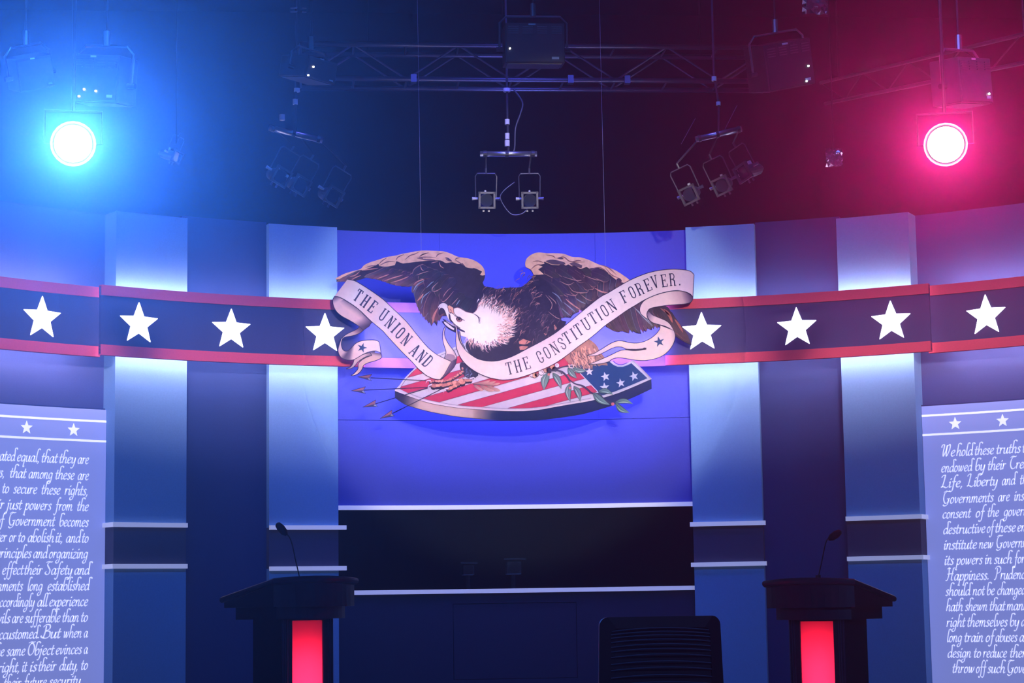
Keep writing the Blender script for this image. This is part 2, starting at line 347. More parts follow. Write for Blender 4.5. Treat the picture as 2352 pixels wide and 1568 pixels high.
# ------------------------------------------------------------------ broad-nib lettering for the lit panels
def cat(P, n=5, closed=False):
    P = [np.array(p, float) for p in P]; Q = []
    m_ = len(P)
    if m_ < 3 and not closed: return P
    for i in range(m_ if closed else m_ - 1):
        p0 = P[i - 1] if (closed or i > 0) else P[0]; p1 = P[i]; p2 = P[(i + 1) % m_]; p3 = P[(i + 2) % m_] if (closed or i + 2 < m_) else P[-1]
        for k in range(n):
            t = k / n; Q.append(.5 * (2 * p1 + (p2 - p0) * t + (2 * p0 - 5 * p1 + 4 * p2 - p3) * t * t + (3 * p1 - p0 - 3 * p2 + p3) * t ** 3))
    if not closed: Q.append(P[-1])
    return Q
GL = {
 'a': (.46, [[(.37, .40), (.22, .47), (.06, .28), (.08, .04), (.2, .02), (.33, .2), (.38, .46)], [(.38, .46), (.34, .12), (.40, .0), (.5, .1)]]),
 'b': (.42, [[(.12, .98), (.06, .5), (.08, .1), (.2, .0), (.36, .14), (.36, .38), (.24, .46), (.1, .3)], [(.12, .98), (.3, 1.0), (.42, .9)]]),
 'c': (.36, [[(.33, .38), (.24, .47), (.08, .32), (.07, .1), (.2, .0), (.34, .1)]]),
 'd': (.46, [[(.36, .38), (.22, .46), (.06, .28), (.08, .04), (.2, .02), (.35, .2), (.38, .5), (.36, .98)], [(.36, .98), (.5, 1.0), (.6, .9)], [(.36, .2), (.38, .02), (.48, .08)]]),
 'e': (.38, [[(.08, .22), (.26, .28), (.34, .4), (.24, .48), (.1, .36), (.07, .12), (.2, .0), (.36, .1)]]),
 'f': (.34, [[(.44, .92), (.34, 1.0), (.22, .8), (.18, .3), (.14, -.2), (.02, -.36), (-.08, -.26)], [(.04, .44), (.36, .46)]]),
 'g': (.44, [[(.36, .40), (.22, .47), (.07, .3), (.1, .06), (.22, .04), (.36, .22)], [(.38, .46), (.34, 0), (.26, -.32), (.08, -.38), (.02, -.24), (.2, -.1)]]),
 'h': (.46, [[(.14, .98), (.1, .5), (.06, .0)], [(.14, .98), (.28, 1.02), (.42, .92)], [(.1, .26), (.24, .46), (.36, .38), (.32, .1), (.38, .0), (.48, .08)]]),
 'i': (.22, [[(.04, .38), (.12, .46), (.09, .12), (.14, .0), (.24, .1)], [(.12, .62), (.16, .70), (.20, .66)]]),
 'j': (.24, [[(.06, .38), (.14, .46), (.1, 0), (.02, -.34), (-.12, -.34)], [(.14, .62), (.18, .70), (.22, .66)]]),
 'k': (.42, [[(.14, .98), (.1, .5), (.06, .0)], [(.36, .44), (.12, .22), (.3, .02), (.42, .06)]]),
 'l': (.22, [[(.16, .98), (.1, .5), (.1, .08), (.16, .0), (.24, .1)], [(.16, .98), (.26, 1.02), (.36, .94)]]),
 'm': (.66, [[(.04, .38), (.11, .46), (.06, .0)], [(.08, .24), (.2, .46), (.3, .4), (.26, .0)], [(.29, .26), (.42, .46), (.53, .4), (.5, .1), (.56, .0), (.66, .08)]]),
 'n': (.46, [[(.04, .38), (.11, .46), (.06, .0)], [(.08, .24), (.22, .46), (.34, .4), (.3, .1), (.36, .0), (.46, .08)]]),
 'o': (.40, [[(.2, .46), (.07, .3), (.08, .06), (.2, .0), (.34, .16), (.33, .38), (.2, .46), (.1, .36)]]),
 'p': (.42, [[(.04, .38), (.12, .46), (.07, .0), (.02, -.4)], [(.1, .26), (.26, .47), (.38, .34), (.3, .06), (.18, .0), (.08, .08)], [(-.06, -.38), (.12, -.42)]]),
 'q': (.44, [[(.36, .40), (.22, .47), (.07, .3), (.1, .06), (.22, .04), (.36, .22)], [(.38, .46), (.34, 0), (.3, -.4), (.42, -.34)]]),
 'r': (.34, [[(.04, .38), (.12, .46), (.07, .0)], [(.09, .24), (.2, .44), (.34, .42)]]),
 's': (.32, [[(.3, .4), (.2, .48), (.09, .38), (.2, .24), (.26, .1), (.16, .0), (.03, .06)]]),
 't': (.28, [[(.18, .72), (.12, .4), (.1, .08), (.18, .0), (.28, .1)], [(.0, .44), (.3, .47)]]),
 'u': (.46, [[(.04, .38), (.1, .46), (.07, .12), (.14, .0), (.28, .1), (.37, .46)], [(.37, .46), (.33, .1), (.39, .0), (.48, .1)]]),
 'v': (.40, [[(.04, .4), (.11, .46), (.14, .02), (.3, .2), (.36, .46)]]),
 'w': (.60, [[(.04, .4), (.11, .46), (.12, .02), (.26, .2), (.32, .46)], [(.32, .46), (.32, .02), (.48, .2), (.54, .48)]]),
 'x': (.38, [[(.05, .44), (.14, .4), (.24, .06), (.36, .04)], [(.36, .46), (.2, .24), (.02, .0)]]),
 'y': (.42, [[(.04, .38), (.1, .46), (.08, .12), (.16, .02), (.3, .14), (.37, .46)], [(.37, .46), (.32, 0), (.2, -.34), (.02, -.34)]]),
 'z': (.38, [[(.06, .44), (.34, .44), (.04, .02), (.34, .02)], [(.34, .02), (.4, .08)]]),
 ',': (.16, [[(.08, .06), (.1, .0), (.03, -.14)]]), '.': (.16, [[(.02, .02), (.07, .07), (.12, .03)]]), ';': (.16, [[(.08, .06), (.1, .0), (.03, -.14)], [(.1, .4), (.13, .38)]]), '-': (.3, [[(.04, .22), (.26, .22)]]),
 'W': (.80, [[(-.02, .74), (.02, .94), (.2, .92), (.16, .4), (.2, .02), (.38, .5), (.44, .92)], [(.44, .92), (.42, .3), (.48, .02), (.66, .5), (.7, .86), (.62, .98), (.54, .86)]]),
 'L': (.56, [[(-.04, .82), (.06, .98), (.24, 1.02)], [(.24, 1.02), (.18, .5), (.1, .1), (.0, .02)], [(.0, .06), (.2, .08), (.4, -.02), (.56, .1)]]),
 'G': (.66, [[(.02, .88), (.2, 1.0), (.44, .96), (.6, 1.0)], [(.3, .96), (.1, .78), (.06, .36), (.2, .04), (.42, .06), (.54, .3)], [(.36, .36), (.64, .4)], [(.54, .34), (.46, -.06), (.22, -.2), (.04, -.1)]]),
 'C': (.56, [[(.0, .9), (.2, 1.0), (.44, .96), (.56, 1.02)], [(.26, .96), (.1, .72), (.07, .3), (.24, .02), (.44, .04), (.54, .18)]]),
 'S': (.56, [[(.0, .92), (.2, 1.0), (.42, .96), (.56, 1.0)], [(.26, .96), (.14, .76), (.26, .56), (.42, .34), (.36, .06), (.16, .0), (.02, .14), (.12, .24)]]),
 'H': (.70, [[(.16, 1.0), (.2, .5), (.1, .02), (-.04, .0)], [(.0, .9), (.16, 1.0), (.3, .92)], [(.06, .5), (.6, .54)], [(.56, .98), (.5, .5), (.46, .06), (.6, .02)], [(.5, .96), (.68, 1.0)]]),
 'P': (.54, [[(.18, .9), (.18, .5), (.08, .02), (-.06, .0)], [(-.02, .8), (.1, 1.0), (.36, 1.02), (.52, .84), (.44, .56), (.2, .48)]]),
 'B': (.60, [[(.18, .94), (.18, .5), (.1, .02)], [(-.02, .84), (.14, 1.02), (.42, 1.0), (.46, .72), (.2, .54)], [(.2, .54), (.5, .5), (.54, .16), (.3, .0), (.0, .06), (-.1, .2)]]),
 'O': (.62, [[(.0, .92), (.2, 1.0), (.42, .98), (.56, 1.02)], [(.3, .96), (.1, .7), (.08, .24), (.26, .0), (.5, .2), (.54, .62), (.36, .9), (.2, .84)]]),
 'R': (.60, [[(.18, .9), (.18, .5), (.08, .02)], [(-.02, .8), (.12, 1.0), (.4, 1.0), (.46, .74), (.2, .52), (.44, .04), (.58, .06)]]),
 'D': (.62, [[(.18, .94), (.14, .4), (.08, .02), (.34, .02), (.56, .36), (.46, .84), (.2, 1.02), (.0, .9)]]),
 'A': (.62, [[(.0, .1), (.1, .0), (.3, .6), (.42, 1.0), (.46, .4), (.5, .02), (.62, .08)], [(.16, .36), (.5, .38)]]),
 'M': (.8, [[(.0, .04), (.14, .9), (.3, .2), (.5, .94), (.56, .04), (.68, .06)]]),
 'F': (.52, [[(-.02, .84), (.1, .98), (.52, .98)], [(.28, .96), (.24, .4), (.12, .02), (.0, .04)], [(.1, .52), (.44, .54)]]),
 'T': (.56, [[(-.02, .84), (.1, .98), (.5, .96)], [(.3, .96), (.26, .4), (.16, .02), (.02, .04)]]),
}
def word_width(wd): return sum(GL[c][0] if c in GL else .4 for c in wd)
def nib_word(mb, wd, place, sc_x, sc_y, x0, slant=.17, depth=.002):
    # place(u, v) -> 3D ; u along the line in metres, v height above baseline
    x = x0
    for c in wd:
        gw, strokes = GL.get(c, (.4, []))
        for s_ in strokes:
            P = cat(s_, 4)
            V = []
            for i, p in enumerate(P):
                t = P[min(i + 1, len(P) - 1)] - P[max(i - 1, 0)]; t = t / max(np.linalg.norm(t), 1e-6)
                n_ = np.array([-t[1], t[0]]); ph = math.atan2(t[1], t[0]) - .6
                hw = math.hypot(.024 * math.cos(ph), .052 * math.sin(ph))
                for q in (p + n_ * hw, p - n_ * hw):
                    V.append(place((x + q[0] + q[1] * slant) * sc_x, q[1] * sc_y))
            mb.add(V, [(2 * i, 2 * i + 1, 2 * i + 3, 2 * i + 2) for i in range(len(P) - 1)])
        x += gw
    return x
LEFT = [
 (1065, 'We hold these truths to be self-evident, that all men are', [('created', -26, 34), ('equal,', 38, 89.5), ('that', 94, 131), ('they', 135, 173), ('are', 178, 203)]),
 (1102, 'endowed by their Creator with certain unalienable', [('Rights,', -46, 9), ('that', 21.5, 58.7), ('among', 65, 120), ('these', 126, 170), ('are', 178, 203)]),
 (1137, 'Life, Liberty and the pursuit of Happiness. -', [('That', -42, -6), ('to', 4, 20), ('secure', 30, 84), ('these', 94, 137.6), ('rights,', 147.5, 201)]),
 (1173, 'Governments are instituted among Men, deriving', [('their', -34, 8), ('just', 14.5, 49), ('powers', 56, 117), ('from', 126, 166), ('the', 176, 202.5)]),
 (1209, 'consent of the governed, - That whenever any Form', [('of', -10, 8), ('Government', 18.6, 125), ('becomes', 135.5, 202.5)]),
 (1245.6, 'destructive of these ends, it is the Right of the People to', [('alter', -22, 14.5), ('or', 20, 36), ('to', 40.5, 56.6), ('abolish', 63, 123), ('it,', 126, 143), ('and', 151, 184), ('to', 187, 202.5)]),
 (1281.6, 'institute new Government, laying its foundation on such', [('principles', -10, 71), ('and', 75.6, 108), ('organizing', 111.6, 201)]),
 (1319, 'its powers in such form, as to them shall seem most likely to', [('effect', 4, 52.5), ('their', 54.5, 96), ('Safety', 102.5, 165), ('and', 170, 205)]),
 (1355, 'Happiness. Prudence, indeed, will dictate that', [('Governments', -56, 51.6), ('long', 62, 97), ('established', 108, 204.5)]),
 (1391, 'should not be changed for light and transient causes; and', [('accordingly', -12, 78.5), ('all', 84.7, 108), ('experience', 112, 201)]),
 (1427, 'hath shewn that mankind are more disposed to suffer, while', [('evils', -18, 22.7), ('are', 27, 52.5), ('sufferable', 56.6, 137.6), ('than', 142, 180.6), ('to', 184.7, 201)]),
 (1463, 'right themselves by abolishing the forms to which they are', [('accustomed.', -14, 89.7), ('But', 96, 138), ('when', 144.6, 187), ('a', 192, 201)]),
 (1500.6, 'long train of abuses and usurpations, pursuing invariably', [('the', -17, 9), ('same', 14.5, 57), ('Object', 62, 123), ('evinces', 127, 187), ('a', 192, 201)]),
 (1537, 'design to reduce them under absolute Despotism, it is their', [('right,', -6, 44), ('it', 49.6, 61), ('is', 67, 83.5), ('their', 87, 128), ('duty,', 135.5, 178), ('to', 185, 201)]),
 (1572, 'throw off such Government, and to provide new Guards for', [('their', 7.4, 47.5), ('future', 54, 106), ('security.', 112, 188)]),
]
RIGHT = [
 (1048.3, 'be self-evident, that all men are created', [('We', 2161, 2193), ('hold', 2196, 2234), ('these', 2238, 2282.5), ('truths', 2287.6, 2344), ('to', 2348, 2364)]),
 (1084, 'with certain unalienable Rights, that', [('endowed', 2161, 2232.6), ('by', 2239, 2262), ('their', 2268, 2310), ('Creator', 2318.7, 2388)]),
 (1119.5, 'pursuit of Happiness. - That to secure', [('Life,', 2161, 2210), ('Liberty', 2220.7, 2291), ('and', 2300.8, 2332), ('the', 2342, 2368)]),
 (1156, 'among Men, deriving their just powers', [('Governments', 2165, 2281.6), ('are', 2292, 2318.7), ('instituted', 2328.5, 2408)]),
 (1190, '- That whenever any Form of Government', [('consent', 2164, 2229), ('of', 2240, 2260), ('the', 2267.6, 2294), ('governed,', 2305, 2384)]),
 (1226, 'it is the Right of the People to alter', [('destructive', 2166, 2262.4), ('of', 2266, 2282), ('these', 2285, 2332.3), ('ends,', 2336, 2378)]),
 (1261.5, 'laying its foundation on such principles', [('institute', 2166.5, 2243), ('new', 2248, 2281), ('Government,', 2287.6, 2394)]),
 (1297, 'as to them shall seem most likely to', [('its', 2168, 2190), ('powers', 2196, 2256), ('in', 2261, 2278), ('such', 2282.5, 2324), ('form,', 2329, 2372)]),
 (1332.6, 'indeed, will dictate that Governments', [('Happiness.', 2173, 2271), ('Prudence,', 2284.6, 2366)]),
 (1367.6, 'for light and transient causes; and', [('should', 2171, 2228), ('not', 2233.5, 2261), ('be', 2266, 2284), ('changed', 2289.7, 2356)]),
 (1403, 'are more disposed to suffer, while', [('hath', 2172.5, 2211), ('shewn', 2216, 2267.5), ('that', 2272, 2308), ('mankind', 2311.5, 2388)]),
 (1439, 'the forms to which they are', [('right', 2173, 2216), ('themselves', 2220.7, 2313.6), ('by', 2318.7, 2340), ('abolishing', 2345, 2430)]),
 (1473.7, 'usurpations, pursuing invariably the', [('long', 2174, 2209), ('train', 2214, 2258), ('of', 2263, 2282), ('abuses', 2286, 2336), ('and', 2341, 2374)]),
 (1509.5, 'under absolute Despotism, it is their', [('design', 2176, 2230), ('to', 2235.6, 2252.6), ('reduce', 2257, 2312), ('them', 2318.7, 2364)]),
 (1544.5, 'and to provide new Guards', [('throw', 2186.6, 2237.7), ('off', 2241, 2264), ('such', 2267.6, 2308), ('Government,', 2313, 2420)]),
]
RP = R - .0
def decl_panel(label, t0, t1, ztop, lines, stars, rules, xb, fwd):
    t = thing('declaration_panel', label, 'panel', cyl((t0 + t1) / 2, .15, RP), 'lit panels of script lettering')
    MB().cbox(t0, t1, .18, ztop, RP, RP + .02, 20).build('lit_film', M['panel_lit'], t)
    MB().cbox(t0 - .003, t1 + .003, .15, ztop + .012, RP + .02, r_o + .005, 20).build('case', M['dark_flat'], t)
    e = t1 if fwd < 0 else t0                      # slim dark reveal on the side by the pilaster
    MB().cbox(min(e, e + (-fwd) * .010), max(e, e + (-fwd) * .010), .15, ztop + .012, RP + .008, r_o + .005, 1).build('side_frame', M['navy'], t)
    for z in rules: MB().cbox(t0, t1, z - .008, z + .008, RP - .003, RP, 20).build('rule_line', M['text_lit'], t)
    for ts in stars:
        def fn(x, y, d, ts=ts):
            c = np.array(cyl(ts, rules[0] * .5 + rules[1] * .5 + y, RP - .003 + d)); return c + np.array([math.cos(ts), -math.sin(ts), 0]) * x
        MB().prism(star_poly(0, 0, .055, .42, 0, .08), fn, .003).build('star', M['text_lit'], t)
    rr = RP - .002
    for yb, rest, words in lines:
        mb = MB(); zb = onwall(xb, yb, rr)[1]
        H = .101                                    # cap height in metres
        for wd, xa, xe in words:
            ta, te = onwall(xa, yb, rr)[0], onwall(xe, yb, rr)[0]
            ww = word_width(wd); sx = (te - ta) / ww
            nib_word(mb, wd, lambda u, v, ta=ta: cyl(ta + u, zb + v, rr), sx, H, 0)
        sx = .0118
        rw = rest.split()
        if fwd > 0:
            p = te + .012
            for wd in rw:
                if p > t1 - .03: break
                nib_word(mb, wd, lambda u, v, p=p: cyl(p + u, zb + v, rr), sx, H, 0); p += word_width(wd) * sx + .008
        else:
            p = onwall(words[0][1], yb, rr)[0] - .008
            for wd in rw[::-1]:
                p -= word_width(wd) * sx
                if p < t0 + .02: break
                nib_word(mb, wd, lambda u, v, p=p: cyl(p + u, zb + v, rr), sx, H, 0); p -= .008
        o = mb.build('text_line', M['text_lit'], t); o['kind'] = 'stuff'
    return t
tl = onwall(243, 1200, RP)[0]; tr = onwall(2127, 1200, RP)[0]
ztl = (onwall(243, 941, RP)[1] + onwall(2118, 933, RP)[1]) / 2
rz = [onwall(243, 968, RP)[1], onwall(243, 1013.5, RP)[1]]; rz2 = [onwall(2118, 955, RP)[1], onwall(2120, 999, RP)[1]]
s0, s1 = onwall(169, 987, RP)[0], onwall(61, 980, RP)[0]
decl_panel('lit lavender script panel whose last lines end in their duty, to', tl - .36, tl, onwall(243, 941, RP)[1], LEFT, [s0 + (s1 - s0) * k for k in range(5)], rz, 200, -1)
s0, s1 = onwall(2194, 972, RP)[0], onwall(2303, 964, RP)[0]
decl_panel('lit lavender script panel whose lines begin We hold these truths', tr, tr + .40, onwall(2118, 933, RP)[1], RIGHT, [s0 + (s1 - s0) * k for k in range(5)], rz2, 2170, 1)

# ------------------------------------------------------------------ the hanging eagle emblem
FR = {'F1': (760, 560, 7.84), 'F2': (930, 560, 7.84), 'F3': (760, 700, 7.84), 'F4': (960, 680, 7.84), 'F5': (800, 840, 9.408),
      'G1': (1180, 560, 7.84), 'G2': (1370, 580, 7.84), 'G3': (1130, 740, 7.84), 'G4': (1340, 700, 7.84), 'G5': (960, 820, 7.84), 'G6': (1220, 820, 7.84), 'P': (0, 0, 1)}
def T(fr, pts): x0, y0, s_ = FR[fr]; return [(x0 + x / s_, y0 + y / s_) for x, y in pts]
E0 = at(1180, 770, EY); AX = at(1181, 770, EY) - E0; AYv = at(1180, 771, EY) - E0
BX = at(2180, 770, EY); UXx = (BX - E0) / 1000; BYp = at(1180, 970, EY); UY = (BYp - E0) / 200
def ep(x, y, lift=0.0):            # artwork coordinates -> point on the emblem plane
    p = at(x, y, EY); return np.array([p[0], EY - lift, p[2]])
def smooth_poly(P, n=4, lim=50, closed=True):
    P = [np.array(p, float) for p in P]; m_ = len(P); Q = []
    sh = []
    for i in range(m_):
        a = P[i] - P[i - 1]; b = P[(i + 1) % m_] - P[i]
        ang = abs(math.degrees(math.atan2(a[0] * b[1] - a[1] * b[0], a @ b))); sh.append(ang > lim or (not closed and i in (0, m_ - 1)))
    for i in range(m_ if closed else m_ - 1):
        j = (i + 1) % m_; p1, p2 = P[i], P[j]
        p0 = p1 - (p2 - p1) if sh[i] else P[i - 1]; p3 = p2 + (p2 - p1) if sh[j] else P[(j + 1) % m_]
        for k in range(n):
            t = k / n; Q.append(tuple(.5 * (2 * p1 + (p2 - p0) * t + (2 * p0 - 5 * p1 + 4 * p2 - p3) * t * t + (3 * p1 - p0 - 3 * p2 + p3) * t ** 3)))
    if not closed: Q.append(tuple(P[-1]))
    return Q
def resample(P, n):
    P = np.array(P, float); d = np.r_[0, np.cumsum(np.linalg.norm(np.diff(P, axis=0), axis=1))]
    t = np.linspace(0, d[-1], n); return np.c_[np.interp(t, d, P[:, 0]), np.interp(t, d, P[:, 1])]
class Art(MB):
    def poly(s, pts, lift, color, th_=.006, sm=True, lim=50):
        P = smooth_poly(pts, 4, lim) if sm else pts
        c = rgb(*color); n0 = len(s.v); s.prism(P, lambda x, y, d: ep(x, y, lift - d), th_)
        for i in range(n0, len(s.v)): s.c[i] = c
        return s
    def strip(s, A, B, lift, colf, n=40, m_=6, sm=True):
        if sm: A = smooth_poly(A, 4, 75, False); B = smooth_poly(B, 4, 75, False)
        A = resample(A, n); B = resample(B, n); V = []; C = []
        for i in range(n):
            for j in range(m_):
                v = j / (m_ - 1); q = A[i] * (1 - v) + B[i] * v; V.append(ep(q[0], q[1], lift)); C.append(rgb(*colf(i / (n - 1), v)))
        return s.add(V, [(i * m_ + j, i * m_ + j + 1, (i + 1) * m_ + j + 1, (i + 1) * m_ + j) for i in range(n - 1) for j in range(m_ - 1)], C)
    def line(s, pts, lift, color, w_, taper=0, sm=True, n=None):
        P = smooth_poly(pts, 4, 70, False) if sm and len(pts) > 2 else pts
        P = [np.array(p, float) for p in P]; V = []; m_ = len(P)
        for i, p in enumerate(P):
            t = P[min(i + 1, m_ - 1)] - P[max(i - 1, 0)]; t = t / max(np.linalg.norm(t), 1e-6); n_ = np.array([-t[1], t[0]])
            u = i / (m_ - 1); hw = w_ / 2 * (1 if not taper else max(.12, (math.sin(PI * min(max(u, .02), .98)) ** .6 if taper == 2 else (1 - u) ** .7)))
            V += [ep(*(p + n_ * hw), lift), ep(*(p - n_ * hw), lift)]
        c = rgb(*color)
        return s.add(V, [(2 * i, 2 * i + 1, 2 * i + 3, 2 * i + 2) for i in range(m_ - 1)], c)
    def feather(s, a, b, w_, lift, c0, c1, edge, bend=0.0, n=9, leaf=False):      # one printed feather: dark web, rachis, light edge
        a = np.array(a, float); b = np.array(b, float); d = b - a; L = np.linalg.norm(d); t = d / L; nn = np.array([-t[1], t[0]])
        V = []; C = []; cols = [-1, -.82, -.08, 0, .08, .82, 1]
        for i in range(n):
            u = i / (n - 1); hw = w_ / 2 * min(1, (u * 4) ** .5 + .3) * (max(0.02, 1 - max(0, (u - .62) / .38) ** 2.2) ** .55)
            if leaf: hw = w_ / 2 * max(.03, math.sin(PI * u ** .85) ** .9 * (1.12 - .3 * u))
            p = a + d * u + nn * bend * L * math.sin(PI * u)
            for k in cols:
                q = p + nn * k * hw; V.append(ep(q[0], q[1], lift + .0004 * (1 - abs(k))))
                base = [c0[j] * (1 - u) + c1[j] * u for j in range(3)]
                if k == 1: base = edge
                elif k == 0: base = [x * .8 + y * .2 for x, y in zip(base, edge)]
                elif k == -1: base = [x * .5 for x in base]
                C.append(rgb(*base))
        m_ = len(cols)
        return s.add(V, [(i * m_ + j, i * m_ + j + 1, (i + 1) * m_ + j + 1, (i + 1) * m_ + j) for i in range(n - 1) for j in range(m_ - 1)], C)
DK = (60, 50, 66); DK2 = (48, 42, 62); TAN = (255, 198, 158); TAN2 = (222, 150, 124); CREAM = (250, 232, 212); TEAL = (120, 150, 158); BR = (150, 92, 84)
OUT = (38, 34, 62)
em = thing('eagle_emblem', 'hanging cut-out eagle emblem with ribbon lettering and striped shield', 'emblem', tuple(ep(1180, 965, 0)))

# shield -------------------------------------------------
face = [(907, 895), (917, 885), (927, 871), (943, 854), (960, 838), (1003, 814), (1037, 800), (1071, 786), (1110, 775), (1200, 770), (1300, 790), (1360, 820), (1402, 829), (1409, 834), (1419, 838.5), (1430, 838.5), (1440, 834.5), (1447, 831), (1452, 827.6), (1496, 869)]
front = [(1496, 869), (1488, 872.3), (1449.6, 889), (1411, 904), (1360, 918), (1309, 927), (1264.6, 934.8), (1240.6, 939), (1202, 942.4), (1151, 941.8), (1100, 938.6), (1050, 934.6), (1002, 927), (970, 919), (933, 906), (907, 896)]
under = [(1496.8, 892), (1449.6, 914), (1405, 931), (1386, 937), (1335, 951), (1271, 960.5), (1240, 963.5), (1202, 965.4), (1151, 964.8), (1100, 961.6), (1050, 956.7), (1023.8, 952.5), (980.7, 944), (943.5, 933.5), (927.5, 927), (907, 913)]
a = Art(); a.poly(face + front[1:], .004, (206, 196, 204), .010, sm=False)
a.build('shield_face', M['print'], em, colors=True)
def sidecol(u, v):
    x = 1496 - u * 590
    if x > 1140: return (30, 44, 84)
    if x > 1085: k = (x - 1085) / 55; return tuple(int(p * (1 - k) + q * k) for p, q in zip((196, 158, 140), (30, 44, 84)))
    if x > 965: return (208, 176, 164)
    if x > 925: k = (x - 925) / 40; return tuple(int(p * (1 - k) + q * k) for p, q in zip((36, 36, 66), (200, 168, 156)))
    return (34, 36, 66)
a = Art(); fs = smooth_poly(front, 4, 50, False)
a.strip(front, under, .003, sidecol, 90, 3)
poly_side = list(fs) + list(smooth_poly(under, 4, 50, False))[::-1]
a2 = Art(); a2.poly(poly_side, .0025, (20, 22, 40), .010, sm=False); a2.build('shield_rim_board', M['print'], em, colors=True)
a.line(under, .0034, OUT, 1.2)
a.build('shield_side', M['print'], em, colors=True)
inner = [(918, 893), (929, 876), (945, 857), (962, 843), (1003, 820), (1040, 805), (1075, 792), (1110, 781), (1200, 776), (1300, 796), (1333, 857), (1372, 898), (1358, 914), (1309, 923.5), (1264.6, 930.8), (1240.6, 934.5), (1202, 937.6), (1151, 937.6), (1100, 934.4), (1050, 930.4), (1002, 922.5), (970, 914.5), (936, 902)]
def clip(P, a_, b_, c_):
    Q = []
    for i in range(len(P)):
        p, q = P[i], P[(i + 1) % len(P)]; fp = a_ * p[0] + b_ * p[1] + c_; fq = a_ * q[0] + b_ * q[1] + c_
        if fp >= 0: Q.append(p)
        if fp * fq < 0: t = fp / (fp - fq); Q.append((p[0] + (q[0] - p[0]) * t, p[1] + (q[1] - p[1]) * t))
    return Q
def gl(y0, sl): return (820 + y0 / 7.84, sl)       # y at x = 960 and slope
LN = {'U': gl(180, .285), 'V': gl(190, .285), 'W': gl(317, .285), 'X': gl(446, .285), 'Y': gl(597, .287), 'Z': gl(757, .288), 'A': gl(921, .287), 'B': gl(1060, .28), 'C': gl(1217, .277), 'D': gl(1362, .274), 'E': gl(1505, .272)}
def below(P, l): y0, s_ = LN[l]; return clip(P, s_, 1, -(y0 + 960 * s_))
def above(P, l): y0, s_ = LN[l]; return clip(P, -s_, -1, (y0 + 960 * s_))
for top, bot in (('V', 'W'), ('X', 'Y'), ('Z', 'A'), ('B', 'C'), ('D', 'E')):
    q = above(below(inner, top), bot)
    if len(q) > 2: a = Art(); a.poly(q, .0058, (196, 52, 84), .002, sm=False); a.build('red_stripe', M['print'], em, colors=True)
a = Art()
for l in 'WXYZABCDE':
    y0, s_ = LN[l]; q = [(x, y0 - s_ * (x - 960)) for x in range(905, 1380, 3)]
    def inside(p):
        c_ = False
        for i in range(len(inner)):
            x1, y1 = inner[i]; x2, y2 = inner[i - 1]
            if (y1 > p[1]) != (y2 > p[1]) and p[0] < (x2 - x1) * (p[1] - y1) / (y2 - y1) + x1: c_ = not c_
        return c_
    q = [p for p in q if inside(p)]
    if len(q) > 1: a.line([q[0], q[-1]], .0062, (84, 52, 84), .8, sm=False)
a.line(inner[:7], .0063, (70, 54, 84), .9); a.line(inner[12:], .0063, (120, 100, 130), .9)
a.build('stripe_outline', M['print'], em, colors=True)['kind'] = 'stuff'
a = Art(); canton = [(1333, 857), (1300, 800), (1380, 815), (1398, 829), (1409, 838), (1419, 842.5), (1430, 842.5), (1441, 838.5), (1450, 834), (1487, 868.5), (1449, 884.5), (1411, 899.5), (1380, 909), (1372, 898)]
a.poly(canton, .006, (26, 62, 112), .002, sm=False)
a.line(T('G6', [(870, 280), (1190, 612)]), .0064, (210, 200, 210), 1.8, sm=False)
a.line(T('G6', [(1820, 60), (1900, 130), (2150, 385)]), .0064, (190, 170, 180), 3.0, sm=False)
a.line([(1404, 829.5), (1411, 835), (1420, 839.3), (1430, 839.3), (1440, 835.5), (1448, 831.5)], .0064, (222, 200, 210), 2.4)
a.line([(1408, 828.5), (1414, 834), (1422, 837.2), (1431, 836.8), (1440, 833)], .0066, OUT, 1.4)
a.line(front, .0064, (222, 205, 208), 3.4); a.line([(x, y + 2.0) for x, y in front], .0066, OUT, .9)
CA = a.build('canton', M['print'], em, colors=True)
for (x, y, rr, ro) in ((1045, 262, 82, .05), (1335, 352, 88, .25), (1612, 468, 86, .2), (1322, 545, 92, .12), (1850, 345, 90, .3)):
    (cx, cy), = T('G6', [(x, y)]); a = Art()
    P = [(px, 2 * cy - py) for px, py in star_poly(cx, cy, rr / 7.84, .40, ro)]
    a.poly(P, .0078, (228, 214, 216), .002, sm=False); a.build('canton_star', M['print'], CA, colors=True)

# right wing, left wing, body ----------------------------
def lerp3(a_, b_, k): return tuple(a_[j] * (1 - k) + b_[j] * k for j in range(3))
rw = T('G1', [(205, 350), (230, 270), (300, 205), (390, 165), (470, 157), (600, 170), (750, 170), (900, 182), (1050, 235), (1200, 245), (1350, 290), (1500, 360), (1650, 410), (1800, 465), (1900, 520)]) + T('G2', [(470, 403), (540, 450), (600, 500), (800, 640), (1100, 900), (1280, 980), (1350, 1090), (1450, 1210), (1530, 1370), (1600, 1480)]) + \
    T('G4', [(1900, 600), (1950, 722), (1890, 702), (1790, 650), (1660, 562), (1600, 470), (1500, 420), (1375, 410), (1310, 390), (1240, 388), (1232, 455), (1180, 435), (1112, 418), (1130, 487), (1060, 450), (1012, 428), (1042, 522), (960, 510), (900, 480), (822, 448), (820, 512), (740, 490), (690, 465), (640, 490), (560, 475), (470, 430), (400, 390), (420, 300)]) + \
    T('G1', [(1170, 1180), (1175, 1225), (1080, 1268), (1025, 1335), (930, 1322), (850, 1340), (700, 1330), (500, 1250), (360, 900), (340, 600), (360, 560), (300, 470), (215, 420)])
a = Art(); a.poly(rw, .006, DK, .012, lim=40)
